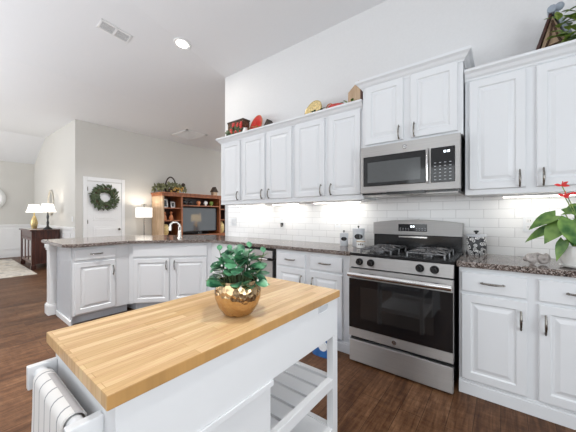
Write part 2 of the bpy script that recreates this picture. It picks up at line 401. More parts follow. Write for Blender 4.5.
struct('wall_living', B().box(-6.4, -2.4, 5.86, 6, 0, 3.5), 'wallb', 'far living room wall')
# ceilings: vaulted kitchen, warped living room strip, flat strip, dining tray
def quad(pts_rows):
    b = B(); g = [[b.bm.verts.new(p) for p in r] for r in pts_rows]
    for a, c in zip(g, g[1:]):
        for i in range(len(a) - 1): b.bm.faces.new((a[i], a[i + 1], c[i + 1], c[i]))
    return b
SA = .15
def fold(y): return (-2.45 + .12 * (YW - y), y, 3.42 + SA * (YW - y))
ys = [YW - 6.4 * i / 12 for i in range(13)]
struct('ceiling', quad([[fold(y), (3.2, y, 3.42 + SA * (YW - y))] for y in ys]), 'ceil', 'vaulted kitchen ceiling')
rows = []
for y in [6, 3, YW] + ys[1:]:
    a = fold(min(y, YW)); a = (a[0], y, a[2]); c = (-4.25, y, 3.36)
    rows.append([tuple(a[i] + (c[i] - a[i]) * t / 6 for i in range(3)) for t in range(7)])
struct('ceiling_slope', quad(rows), 'ceil', 'sloped ceiling beside the vault', smooth=True)
struct('ceiling_flat', B().box(-6.4, -4.25, -6, 6, 3.36, 3.40), 'ceil', 'flat ceiling strip by the beige wall')
struct('ceiling_dining', B().prism([(-6.4, 3.36), (-9.12, 3.42), (-10.5, 2.84), (-10.5, 2.9), (-9.12, 3.48), (-6.4, 3.42)], -6, -.24, lambda a, b, c: (a, c, b)), 'ceil', 'dining room ceiling')
# dining wainscot, chair rail, baseboards
wn = B(); wn.box(-10.49, -6.41, -.388, -.38, .14, .93)
x = -10.3
while x < -6.6:
    for (a, c, d, e) in ((x, x + .6, .24, .27), (x, x + .6, .82, .85), (x, x + .03, .27, .82), (x + .57, x + .6, .27, .82)): wn.box(a, c, -.40, -.388, d, e)
    x += .75
struct('trim_1', wn, 'trim', 'white wainscot on the lit dining wall')
wn = B(); wn.box(-10.5, -10.492, -6, -.40, .14, .93)
y = -1.2
while y > -6:
    for (a, c, d, e) in ((y, y + .6, .24, .27), (y, y + .6, .82, .85), (y, y + .03, .27, .82), (y + .57, y + .6, .27, .82)): wn.box(-10.492, -10.48, a, c, d, e)
    y -= .75
struct('trim_2', wn, 'trim', 'white wainscot on the far dining wall')
struct('trim_3', B().box(-10.5, -6.41, -.42, -.38, .93, .975).box(-10.5, -10.46, -6, -.42, .93, .975), 'trim', 'white chair rail')
struct('baseboard_dining', B().box(-10.5, -6.4, -.40, -.38, 0, .14).box(-10.5, -10.48, -6, -.40, 0, .14), 'trim', 'white dining room baseboard')
struct('baseboard_left', B().box(-6.4, -6.385, -.38, -.24, 0, .13).box(-6.4, -6.385, .62, 6, 0, .13), 'trim', 'white baseboard under the beige wall')
# door in the beige wall
DX = -6.4
dr = B().box(DX, DX + .02, -.162, .542, .01, 2.02)
door = struct('door_1', dr, 'trim', 'white two panel interior door in the beige wall')
pn = B()
for z0, z1 in ((.22, .98), (1.12, 1.88)):
    for i, (x_, h) in enumerate(((.0, .028),)):
        pn.box(DX + .02, DX + .026, -.05, .43, z0, z1).box(DX + .026, DX + .032, .0, .38, z0 + .05, z1 - .05)
obj('door_panel', pn, 'trim', door, bevel=.004)
obj('casing', B().box(DX, DX + .03, -.24, -.165, 0, 2.12).box(DX, DX + .03, .545, .62, 0, 2.12).box(DX, DX + .03, -.165, .545, 2.03, 2.12), 'trim', door, bevel=.006)
obj('door_knob', B().cyl((DX + .02, .475, .91), (DX + .06, .475, .91), .012).ball((DX + .075, .475, .91), .03), 'pewter', door, smooth=True)
for z in (.3, 1.05, 1.8): obj('hinge', B().box(DX + .02, DX + .032, -.165, -.150, z, z + .09), 'pewter', door)

# ------------------------------------------------------------------ cabinets
def pull(parent, x, z, L=.125, vertical=True, y=0.0, loc=None):
    """a bowed bar pull; x, z its middle on a front at y"""
    pts = []; rad = []
    for i in range(9):
        t = i / 8; a = (t - .5) * L; d = -.014 - .018 * math.sin(PI * t)
        pts.append((x, y + d, z + a) if vertical else (x + a, y + d, z)); rad.append(.0045 + .0025 * math.sin(PI * t))
    b = B().tube(pts, rad, 8)
    for a in (-L * .42, L * .42):
        p = (x, y, z + a) if vertical else (x + a, y, z); q = (x, y - .02, z + a) if vertical else (x + a, y - .02, z)
        b.cyl(p, q, .006, n=8)
    return obj('handle', b, 'pewter', parent, smooth=True)
def cab_door(par, x0, x1, z0, z1, y=-.019, hx=None, hz=None, frame=.052):
    d = obj('cabinet_door', B().panel(x0, x1, z0, z1, y, .019, frame), 'cab', par)
    if hx is not None: pull(d, hx, hz, .12, True, y)
    return d
def drawer(par, x0, x1, z0, z1, y=-.019, handle=True, name='drawer'):
    d = obj(name, B().panel(x0, x1, z0, z1, y, .019, flat=True), 'cab', par)
    if handle: pull(d, (x0 + x1) / 2, (z0 + z1) / 2 + .003, .13, False, y)
    return d

YU = .23
def upper(label, x0, x1, doors, ztop=2.27, zbot=1.385, y=YU):
    t = thing('upper_cabinet', label, 'cabinet', (x0, y, zbot), 0, 'white wall cabinets')
    w = x1 - x0; h = ztop - zbot
    obj('body', B().box(0.001, w - .001, 0, .555 - y - .006, 0, h), 'cab', t, bevel=.002)
    for a, c, z0, z1, hx in doors:
        cab_door(t, a - x0, c - x0, z0 - zbot, z1 - zbot, -.019, hx - x0 if hx is not None else None, z0 - zbot + .062)
    return t
upper('single door white wall cabinet nearest the open living room', -2.13, -1.695, [(-2.105, -1.722, 1.435, 2.235, -1.755)])
upper('white two door wall cabinet below the red plate', -1.695, -.835, [(-1.672, -1.274, 1.435, 2.24, -1.312), (-1.238, -.86, 1.435, 2.24, -1.198)])
upper('white two door wall cabinet just left of the microwave cabinet', -.835, -.012, [(-.805, -.432, 1.435, 2.245, -.468), (-.382, -.04, 1.435, 2.245, -.35)])
upper('short raised white two door cabinet above the microwave', 0.0, .79, [(.031, .362, 1.875, 2.40, .33), (.42, .757, 1.875, 2.40, .452)], 2.42, 1.845, .18)
upper('white two door wall cabinet above the red flowering plant', .798, 1.60, [(.826, 1.150, 1.425, 2.235, 1.118), (1.203, 1.57, 1.425, 2.235, 1.238)])

def crown(label, x0, x1, yf, ztop, h=.075, out=.055, lend=True, rend=True):
    """crown moulding swept round left side, front and right side"""
    prof = [(0, 0), (.006, 0), (.010, .012), (.024, .024), (.036, .044), (.048, .052), (out, .058), (out, h), (0, h)]
    b = B(); rings = []
    yb = .548
    for (px, py, sx, sy) in ((x0, yb, -1 if lend else 0, 0), (x0, yf, -1 if lend else 0, -1), (x1, yf, 1 if rend else 0, -1), (x1, yb, 1 if rend else 0, 0)):
        rings.append([b.bm.verts.new((px + sx * o, py + sy * o, ztop - h + z)) for o, z in prof])
    segs = list(zip(rings, rings[1:]))
    if not lend: segs = segs[1:]
    if not rend: segs = segs[:-1]
    for a, c in segs:
        for k in range(len(prof)): 
            k2 = (k + 1) % len(prof); b.bm.faces.new((a[k], c[k], c[k2], a[k2]))
    b.bm.faces.new(segs[0][0]); b.bm.faces.new(segs[-1][1][::-1])
    return tag(obj('crown_moulding', b, 'cab'), label, 'moulding', 'crown mouldings on the wall cabinets')
crown('white crown moulding running over the five door cabinet row', -2.13, -.014, YU - .001, 2.318, rend=False)
crown('white crown moulding over the raised microwave cabinet', 0.0, .79, .18 - .001, 2.468, h=.078)
crown('white crown moulding over the cabinet by the birdhouse', .800, 1.60, YU - .001, 2.322, lend=False)

# cabinet underside light strips
def strip(label, x0, x1, p):
    t = thing('light_strip', label, 'light', ((x0 + x1) / 2, .40, 1.368), 0, 'under cabinet light strips')
    w = x1 - x0
    obj('housing', B().box(-w / 2, w / 2, -.03, .03, .004, .016), 'trim', t)
    obj('diffuser', B().box(-w / 2 + .01, w / 2 - .01, -.022, .022, -.002, .004), 'striplit', t)
    l = area('strip_glow', (0, .02, -.01), (math.radians(18), 0, 0), w * .9, .03, p * .6, (1, .95, .86)); l.parent = t
strip('under cabinet light strip above the wall switch', -1.98, -1.45, 1.0)
strip('under cabinet light strip above the black night light', -1.30, -.90, .9)
strip('under cabinet light strip above the grey canisters', -.68, -.12, 1.1)
strip('under cabinet light strip above the outlet by the flowering plant', 1.02, 1.42, .5)

def base_cab(label, x0, x1, bays, zt=.876, dep=.545):
    t = thing('base_cabinet', label, 'cabinet', (x0, 0, 0), 0, 'white base cabinets')
    w = x1 - x0
    obj('body', B().box(.001, w - .001, 0, dep, .002, zt - .002), 'cab', t, bevel=.002)
    obj('plinth', B().box(.001, w - .001, -.011, 0, .002, .078).box(.001, w - .001, -.006, 0, .078, .092), 'cab', t)
    for a, c, hx in bays:
        drawer(t, a - x0, c - x0, .712, .842)
        cab_door(t, a - x0, c - x0, .108, .692, -.019, hx - x0, .577)
    return t
base_cab('white base cabinet with two drawers between dishwasher and range', -.905, -.018, [(-.879, -.516, -.555), (-.458, -.112, -.42)])
base_cab('white base cabinet with two drawers below the flowering plant', .783, 1.62, [(.800, 1.146, 1.115), (1.197, 1.56, 1.228)])
# plain filler between corner unit and dishwasher
tag(obj('filler_cabinet', B().box(-2.048, -1.558, 0, .545, .10, .874).box(-2.048, -1.558, .06, .545, .002, .10), 'cab', bevel=.002), 'plain white filler panel between corner sink cabinet and dishwasher', 'cabinet')
# corner sink cabinet
A2 = Vector((-2.756, -.738)); B2 = Vector((-2.05, 0)); dv = B2 - A2; ang = math.atan2(dv.y, dv.x); Lw = dv.length
t = thing('sink_cabinet', 'angled white corner cabinet under the faucet with two doors', 'cabinet', (A2.x, A2.y, 0), ang)
def loc2(p): v = Vector(p) - A2; c, s = math.cos(-ang), math.sin(-ang); return (v.x * c - v.y * s, v.x * s + v.y * c)
poly = [loc2(p) for p in ((-2.756, -.738), (-2.05, 0), (-2.05, .545), (-2.78, .545), (-3.35, .0), (-3.35, -.738))]
obj('body', B().prism(poly, .10, .874), 'cab', t)
polyt = [(p[0], max(p[1], .06)) for p in poly]; polyt[0] = (.06, .06); polyt[1] = (Lw - .06, .06)
obj('toe_kick', B().prism(polyt, .002, .10), 'toe', t)
drawer(t, .05, Lw - .05, .70, .845, handle=False, name='false_drawer_front')
cab_door(t, .055, Lw / 2 - .018, .11, .675, -.019, Lw / 2 - .05, .59)
cab_door(t, Lw / 2 + .018, Lw - .055, .11, .675, -.019, Lw / 2 + .05, .59)
# peninsula end cabinet, front faces +X
t = thing('peninsula_cabinet', 'white peninsula end cabinet with one drawer and one door', 'cabinet', (-2.756, -1.33, 0), PI / 2)
PL = .592 - .002
obj('body', B().box(0, PL, 0, .594, .10, .874), 'cab', t, bevel=.002)
obj('toe_kick', B().box(.0, PL, .06, .594, .002, .10), 'toe', t)
drawer(t, .018, .430, .725, .845)
cab_door(t, .018, .430, .117, .695, -.019, .419 - .02, .57)
obj('end_panel', B().box(-.012, 0, 0, .594, .10, .874).box(-.012, 0, .0, .594, .002, .10), 'grey', t)['label'] = 'pale grey end panel'
obj('baseboard', B().box(-.026, -.012, -.01, .575, .002, .06), 'trim', t, bevel=.003)
# knee wall post at the overhang
t = thing('support_post', 'white column holding up the end of the peninsula counter', 'post', (-3.445, -1.335, 0))
obj('shaft', B().box(-.07, .07, -.07, 1.0, .13, .80), 'trim', t, bevel=.004)
obj('base_moulding', B().box(-.088, .088, -.088, 1.0, .002, .12).box(-.08, .08, -.08, 1.0, .12, .135), 'trim', t, bevel=.004)
obj('capital', B().box(-.08, .08, -.08, 1.0, .80, .83).box(-.09, .09, -.09, 1.0, .83, .873), 'trim', t, bevel=.004)

# countertops
def slab(name, poly, label):
    return tag(obj(name, B().prism(poly, .876, .914), 'granite', bevel=.004), label, 'countertop')
slab('countertop', [(-.006, -.032), (-.006, .548), (-2.45, .548), (-2.78, .60), (-3.78, -.35), (-3.78, -1.41), (-2.80, -1.41), (-2.70, -1.33), (-2.70, -.762), (-2.028, -.032)], 'brown granite countertop wrapping from the range round the peninsula')
slab('countertop', [(.770, -.032), (1.64, -.032), (1.64, .548), (.770, .548)], 'brown granite countertop under the flowering plant')

# ------------------------------------------------------------------ dishwasher
t = thing('dishwasher', 'stainless dishwasher built in beside the drawer cabinet', 'dishwasher', (-1.553, 0, 0))
obj('body', B().box(.002, .64, 0, .54, .002, .872), 'black', t)
obj('door', B().box(.012, .612, -.022, 0, .10, .735), 'steel', t, bevel=.004)
obj('control_panel', B().box(.012, .612, -.022, 0, .765, .845), 'steel', t, bevel=.004)
obj('handle', B().cyl((.05, -.055, .755), (.574, -.055, .755), .011).box(.07, .09, -.055, -.0, .745, .765).box(.534, .554, -.055, 0, .745, .765), 'steelz', t, smooth=True)
obj('toe_panel', B().box(.012, .612, .02, .03, .01, .09), 'black', t)

# ------------------------------------------------------------------ range
t = thing('gas_range', 'stainless gas range with black oven door', 'range', (0, 0, 0))
obj('body', B().box(.003, .759, -.072, .535, .06, .895).box(.02, .74, -.05, .52, .003, .06), 'black', t)
ck = B().box(-.004, .766, -.087, .47, .895, .918)
obj('cooktop', ck, 'black', t, bevel=.004)
cp = B().prism([(-.066, .800), (-.052, .892), (-.03, .892), (-.03, .800)], .004, .758, lambda a, b, c: (c, a, b))
cpo = obj('control_panel', cp, 'steel', t, bevel=.002)
for x in (.092, .186, .548, .642):
    k = B().cyl((x, -.055, .848), (x, -.068, .847), .029, n=24).cyl((x, -.066, .848), (x, -.098, .846), .021, .018, n=24).box(x - .005, x + .005, -.104, -.095, .828, .866)
    obj('knob', k, 'black', t, smooth=True)
od = obj('oven_door', B().box(.004, .758, -.072, -.038, .222, .790), 'steel', t, bevel=.004)
obj('glass_front', B().box(.006, .756, -.077, -.071, .296, .705), 'blackglass', od, bevel=.002)
obj('window', B().box(.107, .638, -.0785, -.076, .385, .640), 'ovenglass', od, bevel=.001)
obj('handle', B().cyl((.012, -.104, .744), (.750, -.104, .744), .022, n=20).box(.02, .05, -.104, -.07, .730, .758).box(.712, .742, -.104, -.07, .730, .758), 'steelz', od, smooth=True)
bd = obj('badge', B().lathe([(.017, 0), (.017, .003), (.014, .004), (0, .004)], 28, (.371, -.0725, .258), 'y').xf(Matrix.Identity(4)), 'steelz', od)
bd.data.transform(Matrix.Translation((0, -.004, 0)))
obj('ring', B().tube([(.371 + .0155 * math.cos(a * PI / 14), -.0768, .258 + .0155 * math.sin(a * PI / 14)) for a in range(28)], .0012, 6, True), 'black', bd)['label'] = 'dark emblem ring'
text_mesh('lettering', 'GE', .017, 'black', bd, (.371, -.0770, .258), (PI / 2, 0, 0))
obj('storage_drawer', B().box(.006, .756, -.070, -.038, .015, .196), 'steel', t, bevel=.006)
for ch in t.children:
    if ch.name.split('.')[0] in ('control_panel', 'knob', 'oven_door', 'storage_drawer'): ch.location = (-.0055, -.035, 0); ch.scale.x = 1.0145
# back guard: black lower face, arched stainless upper
bg = obj('back_guard', B().box(.003, .759, .455, .530, .918, 1.05), 'black', t, bevel=.003)
n_ = 14; arch = [(.0, 1.05)] + [(.762 * i / n_, 1.165 + .028 * math.sin(PI * i / n_)) for i in range(n_ + 1)] + [(.762, 1.05)]
obj('steel_panel', B().prism(arch, .440, .530, lambda a, b, c: (a, c, b)), 'steel', bg, bevel=.004)
obj('steel_strip', B().box(.245, .490, .447, .456, 1.026, 1.038), 'steelz', bg)  # thin polished strip on the black lower face
dsp = obj('display', B().box(.244, .492, .437, .441, 1.085, 1.152), 'blackglass', bg, bevel=.002)
obj('digits', B().box(.352, .366, .4362, .4372, 1.122, 1.138).box(.372, .386, .4362, .4372, 1.122, 1.138), 'digit', dsp)
for i in range(4):
    for j in range(2):
        for s_ in (.258, .400): obj('button', B().box(s_ + i * .024, s_ + i * .024 + .010, .4364, .4372, 1.095 + j * .016, 1.098 + j * .016), 'grey', dsp)
# grates and burners
def grate(x0, x1, y0, y1):
    z = .944; b = B(); r = .0065
    b.tube([(x0, y0, z), (x1, y0, z), (x1, y1, z), (x0, y1, z)], r, 6, True)
    xm = (x0 + x1) / 2; ym = (y0 + y1) / 2
    b.cyl((x0, ym, z), (x1, ym, z), r, n=6)
    for yc in ((y0 + ym) / 2, (ym + y1) / 2):
        for a in range(8):
            c, s = math.cos(a * PI / 4), math.sin(a * PI / 4)
            R1 = min(abs((xm - x0) / c) if abs(c) > .01 else 9, abs((y1 - ym) / 2 / s) if abs(s) > .01 else 9)
            b.tube([(xm + .035 * c, yc + .035 * s, z + .012), (xm + .07 * c, yc + .07 * s, z + .010), (xm + R1 * c, yc + R1 * s, z)], r * .9, 6)
        b.tube([(xm + .062 * math.cos(a * PI / 10), yc + .062 * math.sin(a * PI / 10), z + .008) for a in range(20)], r * .8, 6, True)
    for px in (x0, x1):
        for py in (y0, ym, y1): b.cyl((px, py, .918), (px, py, z), .007, n=6)
    return obj('grate', b, 'iron', t, smooth=True)
grate(.065, .315, -.01, .42); grate(.440, .695, -.01, .42)
for bx in (.19, .5675):
    for by in (.115, .325):
        bu = obj('burner', B().lathe([(.052, .918), (.052, .928), (.038, .934), (0, .934)], 24, (bx, by, 0)), 'iron', t, smooth=True)
        obj('burner_cap', B().lathe([(.036, .934), (.038, .938), (.034, .944), (0, .945)], 24, (bx, by, 0)), 'iron', bu, smooth=True)

# ------------------------------------------------------------------ microwave
t = thing('microwave', 'stainless over the range microwave with black control panel', 'microwave', (.004, .15, 1.415))
obj('body', B().box(.004, .774, .0, .395, .0, .428), 'black', t)
fr = obj('front_frame', B().box(.0, .778, -.030, 0, .015, .430), 'steel', t, bevel=.006)
md = obj('door', B().box(.028, .542, -.036, -.028, .075, .338), 'blackglass', t, bevel=.004)
obj('window', B().box(.068, .505, -.0375, -.035, .105, .285), 'mwglass', md, bevel=.002)
obj('handle', B().tube([(.556, -.030, .075), (.556, -.058, .085), (.556, -.062, .2), (.556, -.058, .325), (.556, -.030, .338)], .010, 10), 'steelz', t, smooth=True)
pc = obj('control_panel', B().box(.578, .742, -.036, -.028, .072, .340), 'blackglass', t, bevel=.003)
for i in range(4):
    for j in range(6):
        obj('button', B().box(.602 + i * .034, .602 + i * .034 + .014, -.0372, -.0355, .090 + j * .026, .0945 + j * .026), 'grey', pc)
obj('digits', B().box(.668, .684, -.0374, -.0355, .296, .312).box(.692, .708, -.0374, -.0355, .296, .312), 'digit', pc)
obj('vent_grille', B().box(.235, .535, -.0345, .10, -.004, .018), 'black', t)
obj('bottom_panel', B().box(.02, .76, .002, .37, -.010, .0), 'steel', t)
bd = obj('badge', B().lathe([(0, -.004), (.015, -.004), (.018, -.002), (.018, .0)], 28, (.383, -.030, .385), 'y'), 'steelz', t)
obj('ring', B().tube([(.383 + .016 * math.cos(a * PI / 14), -.0345, .385 + .016 * math.sin(a * PI / 14)) for a in range(28)], .0014, 6, True), 'black', bd)['label'] = 'dark emblem ring'
text_mesh('lettering', 'GE', .018, 'black', bd, (.383, -.0348, .385), (PI / 2, 0, 0))

# ------------------------------------------------------------------ island cart
IX0, IX1, IY0, IY1, IZ = -.111, .390, -2.049, -1.029, .860
t = thing('kitchen_cart', 'white kitchen island cart with butcher block top', 'kitchen island', (0, 0, 0))
obj('top', B().box(IX0, IX1, IY0, IY1, IZ - .034, IZ), 'butcher', t, bevel=.003)
zb = IZ - .034
bx0, bx1, by0, by1 = -.092, .382, -2.030, -1.040
cy = -1.53
obj('apron', B().box(bx0, bx1, by0, by1, zb - .180, zb), 'island', t, bevel=.002)
obj('cabinet_box', B().box(bx0 + .006, bx1 - .006, by0 + .004, cy, .03, zb - .183), 'island', t, bevel=.002)
obj('ledge', B().box(bx0, bx1 + .006, by0, cy + .004, zb - .198, zb - .1805), 'island', t, bevel=.001)
for px in (bx0, bx1 - .034): obj('leg', B().box(px, px + .034, by1 - .045, by1, .0, zb - .18), 'island', t, bevel=.002)
for px in (bx0, bx1 - .034): obj('leg', B().box(px, px + .034, by0 + .004, by0 + .05, .0, .03), 'island', t)
def shelf(z, slats):
    f = B().box(bx1 - .03, bx1 - .002, cy, by1 - .045, z - .045, z).box(bx0 + .002, bx0 + .03, cy, by1 - .045, z - .045, z)
    f.box(bx0 + .034, bx1 - .034, by1 - .04, by1 - .012, z - .045, z)
    s_ = obj('shelf', f, 'island', t, bevel=.002)
    if slats:
        n = 5; wd = (by1 - .045 - cy) / n
        for i in range(n): obj('slat', B().box(bx0 + .03, bx1 - .03, cy + i * wd + .006, cy + (i + 1) * wd - .008, z - .022, z - .004), 'island', s_, bevel=.002)
    else: obj('board', B().box(bx0 + .03, bx1 - .03, cy, by1 - .04, z - .022, z - .004), 'island', s_)
shelf(.44, True); shelf(.20, False)
# rounded recessed pull on the apron
pl = B(); pts = []
for i in range(24):
    a = 2 * PI * i / 24; c, s = math.cos(a), math.sin(a)
    pts.append((-1.178 + math.copysign(abs(c) ** .5, c) * .042, .806 + math.copysign(abs(s) ** .5, s) * .016))
pl.prism(pts, bx1 - .004, bx1 + .0012, lambda a, b, c: (c, a, b))
rp = obj('recessed_pull', pl, 'grey', t); rp['label'] = 'grey recessed pull'
obj('rim', B().tube([(bx1 + .0015, a, b) for a, b in pts], .0022, 6, True), 'island', rp, smooth=True)
# towel rail
for px in (-.088, .298): obj('rail_arm', B().box(px, px + .022, -2.099, by0, .715, .782), 'island', t, bevel=.003)
obj('rail', B().cyl((-.07, -2.070, .757), (.300, -2.070, .757), .0165, n=20), 'island', t, smooth=True)
# towel over the rail
RY, RZ = -2.070, .757; pr = []
for i in range(9):
    a = PI * i / 8; pr.append((RY - .021 * math.cos(a), RZ + .021 * math.sin(a)))
path = [(RY - .030, .38), (RY - .026, .53), (RY - .022, .68)] + pr + [(RY + .022, .70), (RY + .023, .60), (RY + .024, .48)]
TH = .004
tw = B(); nx = 16; x0, x1 = -.022, .262
grid = []
for off in (0, TH):
    g = []
    for j in range(nx + 1):
        u = j / nx; row = []
        for k, (yy, zz) in enumerate(path):
            k0, k1 = path[max(k - 1, 0)], path[min(k + 1, len(path) - 1)]
            ty, tz = k1[0] - k0[0], k1[1] - k0[1]; L = math.hypot(ty, tz)
            ny, nz = -tz / L, ty / L
            hang = max(0, .74 - zz) / .37
            wv = .002 * math.sin(u * 6 + .4) * hang
            xx = x0 + (x1 - x0) * u - .012 * hang * (1 - u) + .008 * hang * u
            row.append(tw.bm.verts.new((xx, yy + ny * off + (wv if yy < RY else -abs(wv) * .2), zz + nz * off)))
        g.append(row)
    grid.append(g)
for g in grid:
    for a, c in zip(g, g[1:]):
        for k in range(len(path) - 1): tw.bm.faces.new((a[k], a[k + 1], c[k + 1], c[k]))
for j in range(nx):
    for k in (0, -1): tw.bm.faces.new((grid[0][j][k], grid[0][j + 1][k], grid[1][j + 1][k], grid[1][j][k]))
for k in range(len(path) - 1):
    for j in (0, -1): tw.bm.faces.new((grid[0][j][k], grid[0][j][k + 1], grid[1][j][k + 1], grid[1][j][k]))
tow = obj('towel', tw, 'towel', smooth=True, mats=['towelband'])
for p_ in tow.data.polygons:
    c_ = p_.center
    if c_.z > RZ and RY - .002 < c_.y < RY + .016 and p_.area > 1e-5 and c_.x > .02: p_.material_index = 1
tt = tag(tow, 'white striped towel hung over the rail of the island cart', 'towel')

# ------------------------------------------------------------------ gold pot with plant
PX, PY = .247, -1.568
t = thing('gold_planter', 'hammered gold planter with round leafed plant on butcher block', 'plant', (PX, PY, IZ))
prof = [(.0, .001), (.038, .001), (.053, .008), (.073, .036), (.084, .068), (.086, .088), (.082, .113), (.073, .132), (.070, .132), (.077, .110), (.079, .085)]
obj('pot', B().lathe(prof, 44), 'gold', t, smooth=True)
obj('soil', B().lathe([(.077, .098), (.072, .116), (.0, .118)], 24), 'soil', t)
fo = B(); st = B(); rnd = random.Random(3); tips = []
for i in range(64):
    a = 2.399 * i + rnd.uniform(-.3, .3); rr = math.sqrt((i + .5) / 64)
    R = .074 * rr; h = .150 + .052 * (1 - rr * rr) + rnd.uniform(-.022, .018)
    if rr > .85: h -= .028
    b0 = Vector((.055 * rr * math.cos(a), .055 * rr * math.sin(a), .112)); p = Vector((R * math.cos(a), R * math.sin(a), h))
    st.tube([b0, (b0 + p) / 2 + Vector((0, 0, .006)), p], .0016, 5)
    # blades tilt outwards and up, their faces turned to the side
    out = Vector((math.cos(a), math.sin(a), 0)); tw_ = rnd.uniform(-.9, .9)
    side = Vector((-math.sin(a), math.cos(a), 0))
    ld = out * (.25 + .55 * rr) + side * tw_ * .6 + Vector((0, 0, rnd.uniform(.25, .95) - .5 * rr))
    fo.leaf(p, ld, out * -.6 + Vector((rnd.uniform(-.4, .4), rnd.uniform(-.4, .4), .7)), rnd.uniform(.046, .062), rnd.uniform(.036, .047), rnd.uniform(-.05, .3), 'round', 7, .08)
    tips.append(p)
for (dx, dy, h) in ((-.055, -.02, .150), (-.035, .0, .150), (.055, .045, .145), (.025, .02, .165)):
    p = Vector((dx * .8, dy * .8, .11)); q = Vector((dx * 1.35, dy * 1.35, .085 + h)); st.tube([p, (p + q) / 2, q], .0015, 5)
    for k in range(5):
        c = p.lerp(q, .35 + .16 * k); a = k * 2.2
        fo.leaf(c, (math.cos(a) * .8, math.sin(a) * .8, .7), (0, 0, 1), .036, .022, .1, 'oval', 6)
for (dx, dy, z) in ((-.075, -.045, .135), (.062, .035, .145), (-.085, -.03, .16)):
    st.tube([(dx * .5, dy * .5, .115), (dx * .8, dy * .8, z + .01), (dx, dy, z)], .0015, 5)
    fo.leaf((dx, dy, z), (dx, dy, -.02), (.4, -.5, 1), .045, .026, .3, 'oval', 6)
obj('foliage', fo, 'leaf', t, smooth=True); obj('stems', st, 'leafd', t)
bb = B()
for i in range(22):
    p = tips[(i * 3) % 64]; bb.ball(p * 1.0 + Vector((p.x * .25 + rnd.uniform(-.01, .01), p.y * .25 - .012, rnd.uniform(.0, .035))), .0040, seg=8)
obj('white_berries', bb, 'berry', t, smooth=True)

# ------------------------------------------------------------------ counter things, left run
CZ = .914
def canister(x, y, r, h, label):
    t = thing('canister', label, 'canister', (x, y, CZ), 0, 'grey lidded canisters')
    obj('body', B().lathe([(r * .96, .001), (r, .006), (r, h - .02), (r * .97, h - .016)], 32), 'grey', t, smooth=True)
    li = obj('lid', B().lathe([(r * 1.03, h - .018), (r * 1.04, h - .006), (r * .98, h), (0, h + .002)], 32), 'grey', t, smooth=True)
    obj('knob', B().lathe([(.005, h), (.005, h + .012), (.010, h + .018), (.008, h + .026), (0, h + .028)], 16), 'black', li, smooth=True)
    lb = B(); ctr = lb.bm.verts.new((0, 0, 0)); ring = []
    f0 = math.atan2(-2.263 - y, 1.028 - x)
    def onc(a, z, rr): return (rr * math.cos(f0 + a), rr * math.sin(f0 + a), z)
    zc = h * .56; grid = [[None] * 9 for _ in range(9)]
    lb = B(); g = []
    for i in range(4):
        s = (i + 1) / 4; g.append([lb.bm.verts.new(onc(s * .72 * math.cos(k * PI / 12), zc + s * h * .15 * math.sin(k * PI / 12), r + .0015)) for k in range(24)])
    c0 = lb.bm.verts.new(onc(0, zc, r + .0015))
    for k in range(24): lb.bm.faces.new((c0, g[0][k], g[0][(k + 1) % 24]))
    for a, c in zip(g, g[1:]):
        for k in range(24): lb.bm.faces.new((a[k], c[k], c[(k + 1) % 24], a[(k + 1) % 24]))
    rim = [lb.bm.verts.new(onc(.72 * math.cos(k * PI / 12), zc + h * .15 * math.sin(k * PI / 12), r - .001)) for k in range(24)]
    for k in range(24): lb.bm.faces.new((g[-1][k], rim[k], rim[(k + 1) % 24], g[-1][(k + 1) % 24]))
    obj('label_plate', lb, 'black', t, smooth=True)['label'] = 'black oval label plate'
canister(-.295, .385, .043, .135, 'shorter grey canister with black oval label by range')
canister(-.150, .425, .060, .185, 'taller grey canister with black oval label by range')
t = thing('mug', 'small cream mug with dark marks in front of the canisters', 'mug', (-.072, .300, CZ))
mg = obj('cup', B().lathe([(.030, .001), (.040, .004), (.042, .075), (.038, .075), (.036, .01), (0, .008)], 28), 'white', t, smooth=True)
f0 = math.atan2(-2.263 - .3, 1.1)
mk = B()
for i, (da, w, h) in enumerate(((-.45, .13, .014), (0, .14, .018), (.45, .13, .014))):
    for zz in (.030,):
        vs = [mk.bm.verts.new((.0425 * math.cos(f0 + da + a), .0425 * math.sin(f0 + da + a), zz + z)) for a, z in ((-w, 0), (w, 0), (w, h), (-w, h))]
        mk.bm.faces.new(vs)
obj('marks', mk, 'twig', t)
bnd = B().lathe([(.0422, .060), (.0428, .064), (.0422, .070)], 28); obj('rim_band', bnd, 'boardw', t)
# faucet at the corner sink
t = thing('faucet', 'pale nickel gooseneck faucet at the corner sink', 'faucet', (-2.58, -.14, CZ), math.radians(-30))
obj('base_ring', B().lathe([(.034, .001), (.034, .008), (.026, .014), (0, .015)], 24), 'nickel', t, smooth=True)
obj('body', B().lathe([(.024, .012), (.022, .08), (.020, .15), (.019, .17), (0, .171)], 24), 'nickel', t, smooth=True)
obj('spout', B().tube([(0, 0, .15), (0, -.005, .19), (0, -.04, .222), (0, -.085, .222), (0, -.118, .195), (0, -.125, .15), (0, -.125, .11)], [.016, .016, .015, .015, .016, .018, .019], 14), 'nickel', t, smooth=True)
obj('lever', B().tube([(.02, 0, .12), (.05, .0, .135), (.085, 0, .165)], [.010, .008, .006], 8), 'nickel', t, smooth=True)

